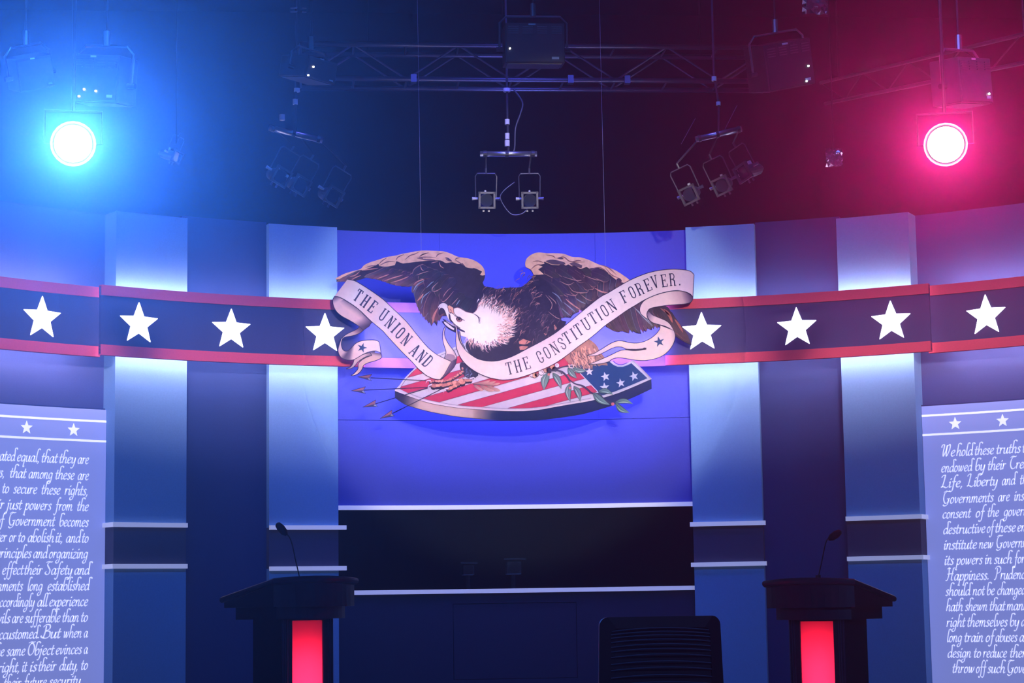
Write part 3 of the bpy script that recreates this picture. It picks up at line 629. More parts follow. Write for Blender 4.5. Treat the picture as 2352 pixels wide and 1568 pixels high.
tanr = T('G1', [(205, 350), (230, 270), (300, 205), (390, 165), (470, 157), (600, 170), (750, 170), (900, 182), (1050, 235), (1200, 245), (1350, 290), (1500, 360), (1650, 410), (1800, 465), (1900, 520)]) + T('G2', [(470, 403), (540, 450), (598, 500), (500, 550), (400, 520), (300, 450), (240, 395)]) + \
    T('G1', [(1790, 620), (1730, 550), (1650, 550), (1580, 520), (1500, 460), (1410, 435), (1300, 460), (1200, 450), (1060, 410), (980, 370), (930, 390), (800, 385), (680, 375), (600, 340), (540, 320), (550, 360), (430, 380), (520, 410), (440, 460), (540, 550), (400, 560), (360, 560), (310, 470), (215, 420)])
a.poly(tanr, .0075, TAN, .002, lim=40)
# scapulars and rows of the right wing
def row(a_, roots, tips, n, w_, lift, c0, c1, edge, bend=0, fn=None):
    Rr = resample(smooth_poly(roots, 4, 70, False), n); Tt = resample(smooth_poly(tips, 4, 70, False), n)
    for i in range(n):
        k = random.uniform(.85, 1.15)
        e = edge if not callable(edge) else edge(i / max(1, n - 1))
        a_.feather(Rr[i], Tt[i], w_ * (k if fn is None else fn(i / max(1, n - 1)) * k), lift + .00022 * (i % 3), tuple(min(255, c * random.uniform(.85, 1.15)) for c in c0), tuple(min(255, c * random.uniform(.85, 1.15)) for c in c1), e, bend)
rndedge = lambda u: random.choice([TAN2, TAN2, (150, 110, 105), TEAL, (185, 130, 112)])
row(a, T('G2', [(150, 1200), (450, 1000), (760, 880), (1000, 1000)]), T('G4', [(560, 470), (640, 488), (740, 488), (820, 508), (930, 500), (1038, 518), (1128, 480), (1230, 450), (1330, 430)]), 13, 11, .0082, DK, (96, 74, 80), rndedge, .02)
row(a, T('G1', [(1150, 900), (1400, 750), (1750, 620), (1900, 620)]), T('G1', [(1150, 1220), (1400, 1050), (1600, 930), (1850, 800)]), 8, 13, .0079, DK2, (110, 84, 86), rndedge, -.03)
row(a, T('G1', [(550, 860), (750, 830), (950, 880), (1150, 880)]), T('G1', [(830, 1350), (950, 1330), (1060, 1270), (1180, 1190)]), 8, 13, .0080, DK2, (104, 84, 92), rndedge, -.04)
row(a, T('G1', [(560, 640), (800, 600), (1000, 620), (1300, 600)]), T('G1', [(900, 930), (1080, 935), (1300, 870), (1500, 750)]), 6, 24, .0084, DK, (74, 62, 72), TAN2, -.06)
row(a, T('G1', [(560, 450), (800, 420), (1100, 470), (1400, 500)]), T('G1', [(820, 600), (1200, 660), (1500, 740), (1720, 650)]), 5, 26, .0087, DK, (68, 58, 68), (190, 140, 120), -.05)
row(a, T('G2', [(1040, 1000), (1150, 1010), (1250, 1040)]), T('G4', [(1500, 330), (1650, 480), (1900, 660)]), 5, 17, .0086, (46, 38, 48), (80, 58, 60), (150, 90, 80), .03)
a.line(T('G4', [(1450, 80), (1540, 180), (1600, 320)]), .0094, (178, 98, 78), 7, 2); a.line(T('G4', [(1640, 260), (1720, 370), (1790, 500)]), .0094, (168, 92, 76), 5, 2); a.line(T('G4', [(1380, 60), (1480, 130), (1560, 200)]), .0094, (150, 84, 72), 4, 2)
for q in ([(580, 200), (700, 220), (750, 260)], [(760, 260), (900, 240), (1020, 320), (1280, 330)], [(1030, 330), (1150, 300), (1220, 310)], [(1420, 440), (1560, 430), (1720, 540)], [(340, 320), (440, 310), (540, 340)], [(300, 470), (400, 385), (520, 375)], [(1640, 420), (1760, 560), (1900, 620)], [(1560, 380), (1700, 430), (1850, 560)]):
    a.line(T('G1', q), .0092, (150, 100, 96), 2.2, 2)
for q, c in (([(560, 310), (700, 285), (900, 330), (930, 370), (700, 370)], (96, 76, 86)), ([(1000, 350), (1100, 335), (1230, 390), (1220, 440), (1060, 400)], (110, 84, 90)), ([(1350, 460), (1430, 435), (1560, 480), (1560, 530), (1450, 520)], (96, 78, 88)), ([(780, 265), (850, 240), (900, 270), (850, 280)], (104, 84, 92))):
    a.poly(T('G1', q), .0090, c, .001)
for q in ([(880, 590), (1100, 655), (1230, 650), (1275, 570)], [(1100, 470), (1200, 540)], [(1240, 560), (1450, 640), (1600, 660)], [(820, 670), (980, 740), (1090, 690)], [(980, 750), (1080, 860), (1300, 880), (1350, 820)], [(1350, 820), (1420, 820), (1450, 780)], [(930, 900), (1090, 935), (1160, 890)], [(1200, 910), (1320, 1000), (1430, 1030)], [(570, 920), (680, 1060), (680, 1150), (650, 1190)], [(620, 930), (740, 1040), (760, 1090)], [(620, 1220), (750, 1320), (840, 1360)], [(1450, 800), (1600, 870), (1700, 880)]):
    a.line(T('G1', q), .0094, (206, 152, 128), 1.5, 2)
for q in ([(690, 870), (800, 950), (870, 1060)], [(890, 1050), (1000, 1140), (1120, 1240)], [(1110, 980), (1200, 1040), (1290, 1080)], [(860, 1160), (960, 1250), (1030, 1300)]):
    a.line(T('G1', q), .0094, (140, 160, 165), 2.4, 2)
for q in ([(930, 990), (1050, 1090), (1200, 1190)], [(1460, 800), (1570, 860), (1680, 880)]): a.line(T('G1', q), .0095, (220, 150, 125), 3.2, 2)
for q in ([(690, 1000), (800, 1120), (1000, 1330)], [(920, 1130), (1080, 1300)]): a.line(T('G2', [(x, y) for x, y in q]), .0095, (150, 170, 172), 2.2, 2)
a.line(T('G2', [(660, 980), (860, 1150), (1010, 1320)]), .0096, (150, 168, 170), 2.2, 2)
a.build('right_wing', M['plume'], em, colors=True)['kind'] = 'stuff'
LWtop = T('F1', [(80, 625), (230, 545), (400, 490), (530, 455), (600, 385), (700, 335), (830, 295), (1000, 240), (1150, 215), (1290, 180), (1430, 155), (1550, 132)]) + T('F2', [(330, 122), (480, 125), (680, 135), (820, 175), (960, 235), (1150, 265), (1280, 315), (1380, 390), (1430, 470), (1443, 560)])
lw = LWtop + T('F2', [(1430, 640), (1400, 700), (1430, 760), (1500, 900), (1400, 1250), (1000, 1280), (700, 1300), (620, 1290), (600, 1350), (578, 1482), (550, 1440), (522, 1408), (477, 1482), (455, 1380), (442, 1262), (400, 1300), (355, 1362), (350, 1250), (352, 1130), (310, 1170), (268, 1247), (265, 1140), (284, 1020), (195, 1052), (230, 960), (185, 972), (200, 855), (125, 882), (162, 738), (80, 770), (0, 765)]) + \
    T('F1', [(1270, 768), (1250, 730), (1150, 740), (1052, 715), (1060, 680), (900, 670), (1040, 598), (940, 605), (815, 643), (852, 555), (780, 548), (600, 620), (440, 665), (320, 685), (290, 650), (200, 680), (100, 678), (100, 640)])
a = Art(); a.poly(lw, .006, DK, .012, lim=40)
tanl = LWtop + T('F2', [(1400, 570), (1350, 560), (1390, 500), (1260, 440), (1200, 440), (1100, 420), (1040, 350), (950, 362), (850, 330), (740, 345), (640, 300), (500, 300), (400, 305), (250, 320), (0, 350)]) + T('F1', [(1290, 352), (1180, 312), (1150, 385), (1000, 412), (870, 400), (855, 360), (780, 400), (560, 482), (520, 478), (350, 580), (230, 620), (110, 640)])
a.poly(tanl, .0075, TAN, .002, lim=40)
row(a, T('F2', [(560, 900), (500, 800), (400, 720), (330, 650)]), T('F2', [(477, 1480), (357, 1360), (268, 1246), (195, 1050), (186, 970), (126, 880)]), 11, 13, .0082, DK2, (104, 78, 84), rndedge, .10)
row(a, T('F2', [(800, 900), (700, 900), (600, 850)]), T('F2', [(700, 1250), (600, 1420), (520, 1400)]), 6, 15, .0080, DK2, (116, 80, 78), rndedge, .08)
row(a, T('F1', [(1000, 440), (1200, 470), (1450, 520), (1700, 600), (1800, 650)]), T('F1', [(600, 600), (830, 640), (920, 670), (1060, 722), (1270, 760), (1480, 740)]), 12, 12, .0082, DK, (130, 92, 90), rndedge, -.05)
row(a, T('F1', [(560, 480), (500, 520)]), T('F1', [(110, 680), (330, 680)]), 5, 9, .0081, (80, 62, 70), (150, 98, 90), rndedge, 0)
row(a, T('F2', [(420, 440), (700, 520), (900, 620)]), T('F2', [(150, 620), (470, 860), (660, 1045)]), 6, 26, .0086, DK, (66, 56, 68), (190, 138, 120), .10)
row(a, T('F2', [(900, 780), (1050, 900), (1200, 980)]), T('F2', [(700, 1060), (850, 1150), (1050, 1200)]), 5, 24, .0085, DK2, (60, 54, 70), (110, 110, 120), .08)
for q in ([(860, 370), (920, 310), (1010, 250)], [(1170, 300), (1210, 240), (1320, 190)], [(1330, 290), (1420, 215), (1510, 185), (1600, 140)], [(1590, 240), (1640, 200), (1720, 165)], [(860, 400), (1000, 330), (1150, 315)], [(620, 430), (720, 400), (820, 390)]):
    a.line(T('F1', q), .0092, (140, 100, 104), 2.2, 2)
for q in ([(560, 240), (600, 190), (700, 160)], [(730, 240), (760, 290), (850, 325)], [(900, 290), (930, 262), (1000, 250)], [(900, 290), (1000, 350), (1080, 400)], [(270, 215), (330, 190), (430, 160)], [(240, 255), (350, 240), (560, 245)]):
    a.line(T('F2', q), .0092, (140, 100, 104), 2.2, 2)
a.poly(T('F2', [(735, 240), (790, 260), (860, 320), (790, 300)]), .0090, (90, 76, 96), .001)
a.poly(T('F2', [(210, 260), (300, 230), (330, 270), (470, 270), (560, 300), (380, 300)]), .0090, (150, 112, 110), .001)
for q in ([(280, 400), (300, 460), (350, 495)], [(620, 330), (640, 400), (700, 440)], [(210, 565), (300, 530), (430, 492)], [(270, 635), (380, 635), (475, 615)], [(490, 850), (560, 852), (660, 795)], [(490, 850), (500, 790), (600, 690)], [(655, 1030), (700, 1040), (770, 980), (880, 850)], [(655, 1030), (690, 950), (760, 850), (840, 785)], [(840, 1100), (890, 1050), (960, 970)], [(470, 350), (520, 335), (600, 320)]):
    a.line(T('F2', q), .0094, (212, 152, 134), 1.7, 2)
for q in ([(150, 850), (220, 740), (350, 660)], [(290, 1090), (330, 960), (460, 850)], [(360, 1330), (420, 1240)], [(380, 800), (470, 710), (520, 680)], [(920, 1110), (960, 1050), (990, 1010)], [(280, 1180), (320, 1110)]):
    a.line(T('F2', q), .0094, (150, 175, 180), 2.0, 2)
a.line(T('F2', [(500, 1440), (520, 1300), (590, 1160)]), .0095, (190, 120, 104), 5, 2); a.line(T('F2', [(220, 1030), (290, 960), (330, 900)]), .0095, (214, 140, 118), 4, 2)
for q in ([(1490, 735), (1560, 680), (1680, 640), (1800, 620)], [(960, 670), (1100, 620), (1300, 560)], [(1070, 705), (1250, 650), (1400, 590)], [(830, 630), (940, 590), (1050, 550)], [(330, 590), (430, 570), (520, 500)], [(370, 650), (460, 600), (540, 570)], [(560, 480), (700, 460), (850, 440)]):
    a.line(T('F1', q), .0094, (224, 150, 130), 2.4, 2)
a.build('left_wing', M['plume'], em, colors=True)['kind'] = 'stuff'
# body
body = T('F2', [(1380, 700), (1430, 765), (1590, 790), (1640, 812), (1850, 790), (1960, 790)]) + T('G1', [(150, 770), (250, 690), (340, 600), (420, 560), (700, 800), (860, 1380), (950, 1398)]) + [(1290, 760), (1250, 800), (1200, 830), (1120, 832), (1086, 818), (1071, 800), (1070, 786), (1078, 780), (1100, 772), (1080, 700), (1090, 680)]
a = Art(); a.poly(body, .0088, (46, 42, 62), .014, lim=40)
thigh = T('G5', [(760, 110), (800, 90), (900, 160), (1080, 280), (1085, 330), (1000, 400), (900, 380), (830, 330), (770, 230), (750, 160)])
a.poly(thigh, .0088, (38, 36, 58), .006)
# fine plumage strokes over the body
def tufts(a_, pts, n, L, w_, ang, cols, lift, spread=.35, jit=6):
    Q = resample(pts, n)
    for i in range(n):
        g = ang(i / max(1, n - 1)) + random.gauss(0, spread); l = L * random.uniform(.6, 1.3)
        x, y = Q[i] + np.random.normal(0, jit, 2); dx, dy = math.cos(g) * l, math.sin(g) * l
        bx, by = -dy * .12, dx * .12
        a_.line([(x, y), (x + dx * .5 + bx, y + dy * .5 + by), (x + dx, y + dy)], lift + random.uniform(0, .0006), random.choice(cols), w_ * random.uniform(.6, 1.3), 1)
np.random.seed(3)
A_ = lambda d: (lambda u: math.radians(d))
brn = [(150, 100, 96), (110, 78, 86), (190, 130, 110), (84, 68, 84), (70, 60, 80)]
tufts(a, [(1115, 668), (1180, 668), (1210, 660)], 46, 12, 1.6, A_(120), brn, .0104, .3, 5)
tufts(a, [(1160, 700), (1230, 720), (1270, 740)], 60, 13, 1.8, A_(125), [(90, 70, 84), (120, 86, 90), (66, 58, 78)], .0104, .3, 16)
tufts(a, [(1190, 760), (1230, 750), (1270, 730)], 50, 14, 2.2, A_(120), [(90, 70, 84), (150, 104, 98), (60, 54, 74)], .0104, .3, 12)
tufts(a, [(1200, 640), (1225, 650), (1240, 700)], 40, 12, 2, A_(140), [(170, 120, 108), (110, 84, 90), (200, 140, 118)], .0106, .3, 8)
tufts(a, [(1180, 690), (1185, 720), (1190, 750)], 50, 13, 1.8, A_(115), brn, .0106, .3, 9)
for q in ([(480, 350), (560, 300), (700, 350), (600, 400), (490, 390)], [(490, 440), (560, 425), (650, 440), (590, 490), (500, 500)], [(1110, 60), (1130, 40), (1170, 110), (1130, 150)], [(930, 200), (990, 210), (960, 240)]):
    a.poly(T('G3', q), .0105, (214, 138, 112), .001)
a.poly(T('G5', [(780, 190), (810, 180), (820, 220), (790, 230)]), .0105, (196, 128, 112), .001); a.poly(T('F4', [(910, 870), (950, 860), (960, 900), (930, 930)]), .0105, (160, 100, 100), .001)
tufts(a, T('G5', [(850, 200), (900, 300), (1000, 350)]), 16, 9, 2, A_(100), [(80, 90, 120), (60, 70, 100), (110, 120, 150)], .0106, .4, 4)
a.build('body_plumage', M['plume'], em, colors=True)['kind'] = 'stuff'
# thigh feathers right leg
a = Art()
tl_ = T('G3', [(1300, 640), (1500, 480), (1750, 305), (1850, 380), (1920, 470)]) + T('G4', [(270, 800), (330, 880), (385, 950), (345, 1000), (430, 1060), (435, 1095), (330, 1085), (280, 1110), (230, 1065), (165, 1090), (160, 1150), (100, 1145)]) + T('G3', [(1680, 830), (1600, 760), (1530, 785), (1430, 750), (1370, 730)])
a.poly(tl_, .0085, (178, 124, 108), .012, lim=40)
tufts(a, T('G3', [(1450, 560), (1600, 520), (1800, 500)]), 70, 20, 3.0, A_(62), [(224, 160, 132), (120, 80, 84), (236, 184, 160), (150, 100, 94), (90, 66, 80)], .0100, .2, 8)
tufts(a, T('G3', [(1450, 660), (1650, 680), (1850, 640)]), 70, 16, 2.6, A_(66), [(232, 170, 142), (120, 82, 84), (240, 190, 166), (160, 108, 100)], .0102, .2, 7)
a.build('thigh_plumage', M['plume'], em, colors=True)['kind'] = 'stuff'

# head, neck ---------------------------------------------
a = Art()
head = T('F4', [(650, 220), (720, 208), (800, 245), (870, 285), (990, 312), (1050, 250), (1110, 120), (1170, 60), (1250, 80), (1340, 130), (1420, 200), (1500, 260), (1580, 290), (1620, 380), (1600, 480), (1570, 580), (1570, 680), (1490, 760), (1380, 830), (1260, 880), (1150, 885), (1060, 875), (980, 820), (910, 780), (860, 740), (790, 722), (755, 700), (740, 600), (650, 520), (600, 440), (580, 330), (600, 305), (640, 300)])
a.poly(head, .0115, CREAM, .012, lim=45)
a.line(T('F4', [(650, 222), (720, 208), (800, 245), (870, 285), (990, 312)]), .0124, (150, 90, 96), 1.4)
a.line(T('F4', [(1000, 310), (1060, 240), (1110, 110), (1150, 60)]), .0124, (190, 130, 122), 1.6, 2)
HD = a.build('head', M['print'], em, colors=True)
a = Art()
ncol = [CREAM, (245, 205, 185), (232, 172, 148), (70, 56, 76), (110, 80, 88)]
tufts(a, T('F4', [(1120, 110), (1250, 70), (1380, 140), (1500, 230), (1600, 290)]), 110, 13, 1.8, A_(118), ncol, .0126, .25, 3)
tufts(a, T('F4', [(1120, 90), (1250, 50), (1400, 120), (1540, 230), (1640, 290)]), 90, 9, 2.2, A_(-62), [DK2, (60, 48, 66), (190, 130, 116), (240, 214, 196), (232, 186, 162)], .0124, .25, 3)
tufts(a, T('F4', [(1620, 300), (1640, 420), (1600, 540), (1600, 680), (1480, 770)]), 170, 14, 2.6, lambda u: math.radians(-50 + 60 * u), [CREAM, (244, 210, 194), (232, 178, 154), (240, 196, 170), (206, 150, 130), (120, 88, 94)], .0128, .3, 5)
tufts(a, T('F4', [(1500, 740), (1380, 820), (1250, 870), (1120, 870), (1000, 820), (900, 770)]), 90, 12, 2.4, lambda u: math.radians(30 + 70 * u), [CREAM, (236, 200, 190), (200, 150, 150), (226, 176, 158), (110, 84, 96)], .0128, .3, 3)
tufts(a, T('F4', [(1560, 380), (1540, 500), (1500, 600), (1480, 700)]), 60, 13, 1.4, lambda u: math.radians(-50 + 50 * u), [(250, 222, 206), (240, 196, 176), (222, 168, 150)], .0130, .3, 6)
a.build('neck_plumage', M['plume'], em, colors=True)['kind'] = 'stuff'
a = Art()
a.poly(T('F4', [(390, 240), (430, 212), (475, 238), (500, 292), (460, 312), (430, 322), (400, 348), (372, 330), (368, 290)]), .0118, DK2, .010)
a.poly(T('F4', [(362, 195), (395, 150), (455, 128), (510, 148), (545, 205), (560, 290), (595, 330), (610, 440), (605, 470), (555, 425), (520, 360), (495, 290), (470, 240), (430, 213), (402, 218), (384, 248), (376, 222), (395, 195), (380, 196), (368, 215)]), .0120, (244, 226, 214), .010)
a.poly(T('F4', [(555, 300), (580, 345), (590, 410), (625, 480), (605, 478), (568, 435), (552, 360)]), .0128, (56, 44, 66), .001)
a.poly(T('F4', [(440, 408), (500, 428), (620, 495), (690, 545), (700, 600), (672, 658), (560, 602), (500, 548), (460, 505), (425, 460), (470, 442)]), .0118, (46, 40, 62), .010)
a.poly(T('F4', [(460, 458), (510, 478), (600, 548), (655, 590), (640, 612), (560, 570), (490, 515)]), .0128, (236, 214, 208), .001)
a.poly(T('F4', [(500, 438), (600, 492), (680, 540), (670, 552), (600, 520), (520, 468)]), .0128, (200, 176, 182), .001)
a.poly(T('F4', [(670, 528), (760, 590), (835, 628), (848, 655), (790, 640), (700, 590)]), .0128, (60, 44, 70), .001)
a.build('beak', M['print'], HD, colors=True)
a = Art(); a.poly(T('F4', [(530, 185), (565, 168), (600, 190), (638, 222), (645, 290), (640, 325), (600, 300), (560, 285), (545, 240)]), .0130, (240, 166, 130), .002)
a.line(T('F4', [(570, 230), (595, 260), (600, 290)]), .0134, (140, 80, 84), 1.8, 2); a.line(T('F4', [(530, 185), (545, 240), (560, 290), (600, 300), (645, 325)]), .0133, (110, 66, 80), 1.3)
a.line(T('F4', [(640, 225), (645, 290), (665, 330), (700, 370)]), .0133, (110, 66, 80), 1.3)
a.build('cere', M['print'], HD, colors=True)
a = Art()
def ell(cx, cy, rx, ry, rot=0, n=18): return [(cx + rx * math.cos(t) * math.cos(rot) - ry * math.sin(t) * math.sin(rot), cy + rx * math.cos(t) * math.sin(rot) + ry * math.sin(t) * math.cos(rot)) for t in [2 * PI * i / n for i in range(n)]]
(ex, ey), = T('F4', [(738, 422)])
a.poly(ell(ex, ey, 8.0, 6.2, .5), .0126, (222, 150, 136), .001, sm=False); a.poly(ell(ex, ey - .4, 7.0, 5.4, .5), .0130, (60, 46, 66), .001, sm=False)
a.poly(ell(ex + .6, ey + .3, 4.8, 4.6), .0134, (176, 112, 96), .001, sm=False); a.poly(ell(ex, ey - .4, 2.6, 2.6), .0138, (24, 20, 36), .001, sm=False)
a.line(T('F4', [(690, 430), (700, 465), (745, 480), (790, 455)]), .0140, (246, 236, 236), 1.1, 2)
a.line(T('F4', [(675, 345), (705, 375), (770, 410), (845, 445)]), .0142, (60, 44, 66), 2.6, 2)
a.line(T('F4', [(985, 310), (1060, 355), (1095, 400), (1100, 450), (1095, 490)]), .0126, (64, 48, 70), 2.6, 2)
for k in range(7): a.line(T('F4', [(1090 + k * 2, 380 + k * 18), (1140 - k * 2, 395 + k * 17)]), .0127, (84, 62, 82), 1.2, 1, sm=False)
a.line(T('F4', [(580, 325), (600, 305), (640, 330), (680, 380)]), .0127, (150, 110, 114), 1.3, 2)
a.line(T('F4', [(640, 330), (660, 350), (690, 370)]), .0128, (90, 60, 78), 1.4, 2)
a.line(T('F4', [(600, 440), (660, 510), (760, 580)]), .0127, (90, 60, 78), 1.6)
a.build('eye', M['print'], HD, colors=True)

# ribbon -------------------------------------------------
RB = (228, 194, 182); RBs = (206, 168, 162); SH = (74, 58, 82)
def grad(stops):
    def f(u, v):
        for (a0, c0), (a1, c1) in zip(stops, stops[1:]):
            if u <= a1: return lerp3(c0, c1, max(0, min(1, (u - a0) / (a1 - a0 + 1e-9))))
        return stops[-1][1]
    return f
def ribbon_piece(name, A, B, lift, colf, outline=(0, 1), n=46, ends=False, lw_=1.5):
    a_ = Art(); As = smooth_poly(A, 4, 75, False); Bs = smooth_poly(B, 4, 75, False)
    a_.strip(A, B, lift, colf, n, 8)
    a_.poly(list(As) + list(Bs)[::-1], lift - .0004, OUT, .010, sm=False)
    if 0 in outline: a_.line(As, lift + .0004, OUT, lw_, sm=False)
    if 1 in outline: a_.line(Bs, lift + .0004, OUT, lw_, sm=False)
    if ends: a_.line([A[-1], B[-1]], lift + .0004, OUT, lw_, sm=False)
    return a_.build(name, M['print'], em, colors=True)
# left tail and folds (behind)
ribbon_piece('ribbon_tail', T('F3', [(900, 872), (918, 930), (885, 975), (790, 1012), (690, 1040), (595, 1085), (562, 1160), (505, 1230), (420, 1272), (360, 1272)]), T('F3', [(700, 850), (740, 915), (680, 925), (600, 960), (530, 1010), (492, 1070), (488, 1150), (440, 1215), (400, 1250), (362, 1268)]), .0090, grad([(0, (90, 74, 96)), (.1, RBs), (1, RBs)]))
ribbon_piece('ribbon_tail', T('F3', [(800, 835), (560, 900), (470, 955), (420, 990), (400, 1050), (350, 1120), (275, 1150)]), T('F3', [(760, 930), (640, 940), (560, 975), (480, 1035), (440, 1090), (370, 1145), (280, 1158)]), .0080, grad([(0, SH), (.3, RBs), (1, RBs)]))
ribbon_piece('ribbon_fold', T('F3', [(185, 615), (150, 720), (130, 820), (150, 900), (200, 960), (300, 996), (400, 992), (480, 952), (580, 892), (700, 845), (800, 832), (860, 850), (905, 875)]), T('F3', [(215, 603), (190, 680), (195, 760), (230, 822), (290, 835), (350, 795), (450, 695), (560, 648), (700, 632), (790, 635), (850, 655), (876, 680)]), .0100, grad([(0, RB), (.28, RBs), (.36, SH), (.44, (120, 96, 112)), (.50, RB), (1, (226, 208, 208))]), ends=True)
ribbon_piece('ribbon_fold', T('F3', [(520, 398), (450, 450), (300, 520), (215, 585), (180, 635)]), T('F3', [(585, 462), (500, 520), (380, 560), (260, 580), (212, 612)]), .0095, grad([(0, SH), (.2, (150, 112, 120)), (.4, RBs), (1, RB)]))
ribbon_piece('ribbon_fold', T('F1', [(65, 945), (35, 1010), (45, 1110), (100, 1220), (200, 1305)]) + T('F3', [(350, 290), (520, 398), (585, 462)]), T('F1', [(65, 945), (150, 962), (300, 1045), (500, 1182)]) + T('F3', [(600, 185), (730, 310), (715, 340), (690, 390)]), .0100, lambda u, v: lerp3(lerp3((222, 184, 176), SH, min(1, max(0, (u - .72) / .2))), SH, (1 if u < .05 else max(0, 1 - (u - .05) / .12)) * .85 if u < .2 else max(0, (v - .62) * 2.0) * .8))
RL = ribbon_piece('ribbon_left_face', T('F1', [(65, 945), (150, 960), (300, 1040), (500, 1180), (720, 1390)]) + T('F3', [(930, 470), (1000, 550), (1250, 820), (1460, 1030), (1560, 1140), (1700, 1260)]) + T('F4', [(150, 1430), (280, 1488), (400, 1500), (440, 1460)]), T('F1', [(300, 640), (430, 668), (560, 740), (760, 870), (950, 1010), (1100, 1150), (1300, 1340)]) + T('F3', [(1400, 350), (1560, 550), (1740, 760), (1900, 890)]) + T('F4', [(400, 1085), (470, 1120), (600, 1178)]), .0112, grad([(0, (222, 190, 180)), (.12, (228, 212, 206)), (.25, RB), (.4, (226, 206, 204)), (.6, (226, 190, 182)), (.75, (226, 206, 204)), (.9, (228, 204, 196)), (1, (228, 198, 176))]), n=70)
ribbon_piece('ribbon_edge', T('F4', [(600, 1178), (540, 1290), (480, 1400), (400, 1500)]), T('F4', [(695, 1120), (670, 1240), (580, 1360), (420, 1502)]), .0108, lambda u, v: lerp3((120, 92, 110), SH, min(1, v * 2)))
ribbon_piece('ribbon_fold', T('F4', [(490, 545), (450, 620), (440, 720), (452, 830), (480, 920), (502, 1000), (495, 1060), (468, 1128)]), T('F4', [(506, 560), (478, 640), (485, 720), (525, 820), (590, 915), (655, 1000), (692, 1090), (690, 1150), (640, 1190)]), .0104, lambda u, v: lerp3((228, 200, 184), SH, max(0, (u - .8) * 4) * v if u > .8 else max(0, v - .7) * 1.2))
a = Art(); a.poly(T('F4', [(468, 1128), (600, 1178), (690, 1140), (640, 1060), (520, 1040)]), .0106, (150, 122, 132), .006); a.build('ribbon_fold', M['print'], em, colors=True)
ribbon_piece('ribbon_fold', T('F4', [(725, 618), (735, 720), (760, 820), (815, 910)]), T('F4', [(752, 640), (765, 720), (785, 820), (850, 950)]), .0132, grad([(0, (120, 96, 112)), (.5, RBs), (1, RB)]))
# right main ribbon
botR = T('F4', [(662, 520), (680, 600), (682, 700), (680, 830), (700, 960), (760, 1100), (860, 1230), (1000, 1340), (1150, 1420), (1300, 1475)]) + T('G3', [(0, 1010), (180, 1040), (400, 1022), (620, 960), (880, 862), (1100, 760), (1330, 610), (1550, 440), (1750, 300)]) + T('G2', [(0, 1450), (150, 1320), (350, 1180), (550, 1040), (700, 950), (880, 845), (1100, 752), (1300, 702), (1450, 687), (1600, 712), (1690, 755), (1733, 812)])
topR = T('F4', [(690, 535), (705, 600), (720, 700), (745, 800), (800, 900), (880, 1000), (1000, 1090), (1100, 1140), (1250, 1170), (1400, 1170)]) + T('G3', [(230, 665), (400, 600), (650, 470), (880, 350), (1100, 220), (1300, 70)]) + T('G2', [(0, 850), (200, 732), (400, 612), (600, 500), (830, 402), (1000, 350), (1200, 315), (1400, 303), (1580, 315), (1690, 342), (1752, 400)])
RR = ribbon_piece('ribbon_right_face', botR, topR, .0140, grad([(0, RB), (.1, (228, 200, 184)), (.25, (230, 202, 190)), (.42, (232, 202, 196)), (.6, (248, 226, 210)), (.78, (248, 222, 202)), (.9, (240, 208, 190)), (.96, (228, 200, 196)), (1, (214, 184, 182))]), n=110, ends=True)  # lighter middle-right stretch has the key light's hot spot painted in
ribbon_piece('ribbon_fold', T('G2', [(1735, 800), (1600, 706), (1450, 690), (1300, 705), (1100, 755), (880, 850), (800, 940), (775, 1030), (800, 1110), (870, 1170), (932, 1208)]), T('G2', [(1735, 815), (1700, 890), (1600, 925), (1450, 938), (1250, 955), (1080, 980), (960, 1012), (915, 1065), (903, 1115), (912, 1165), (936, 1206)]), .0115, grad([(0, SH), (.08, (90, 70, 92)), (.2, (200, 164, 156)), (.4, (240, 206, 184)), (1, (236, 204, 188))]))
ribbon_piece('ribbon_fold', T('G2', [(940, 1052), (1000, 1120), (1100, 1165), (1250, 1230), (1330, 1300), (1392, 1405)]), T('G2', [(903, 1120), (930, 1190), (1000, 1260), (1130, 1300), (1250, 1335), (1388, 1410)]), .0110, grad([(0, (110, 88, 104)), (.3, RB), (.8, RB), (1, RBs)]))
ribbon_piece('ribbon_tail', T('G4', [(1375, 372), (1368, 440), (1300, 530), (1200, 610), (1128, 645)]), T('G4', [(1630, 470), (1652, 560), (1622, 690), (1540, 820), (1420, 920), (1280, 975), (1128, 1004)]), .0118, lambda u, v: lerp3((232, 200, 186), (150, 120, 130), max(0, v - .75) * 3 * max(0, 1 - u * 2.2)), n=30)
ribbon_piece('ribbon_tail', T('G4', [(1130, 644), (1080, 665), (950, 690), (820, 680), (700, 652), (600, 652), (480, 700), (380, 762), (270, 830), (180, 880), (60, 912)]), T('G4', [(1130, 778), (1050, 800), (900, 800), (760, 796), (700, 768), (600, 760), (500, 790), (380, 852), (250, 910), (130, 922), (62, 915)]), .0120, grad([(0, (230, 204, 192)), (.6, (238, 208, 188)), (1, (232, 212, 208))]))
ribbon_piece('ribbon_tail', T('G4', [(1130, 800), (1000, 822), (880, 826), (750, 812), (650, 828), (540, 880), (430, 932), (250, 1010), (90, 1074)]), T('G4', [(1130, 1004), (1050, 1006), (950, 1000), (830, 982), (700, 960), (600, 958), (520, 980), (440, 1030), (300, 1062), (92, 1078)]), .0122, grad([(0, (232, 202, 188)), (.6, (236, 208, 190)), (1, (230, 212, 208))]))
a = Art(); a.line(T('G4', [(750, 803), (900, 812), (1010, 806), (1120, 788)]), .0128, (46, 40, 62), 4.2, 2); a.poly(ell(*T('G4', [(1098, 792)])[0], 4, 2.6), .0128, (46, 40, 62), .001, sm=False)
a.line(T('F3', [(500, 1050), (560, 985), (640, 940), (725, 918)]), .0106, (46, 40, 62), 3.4, 2)
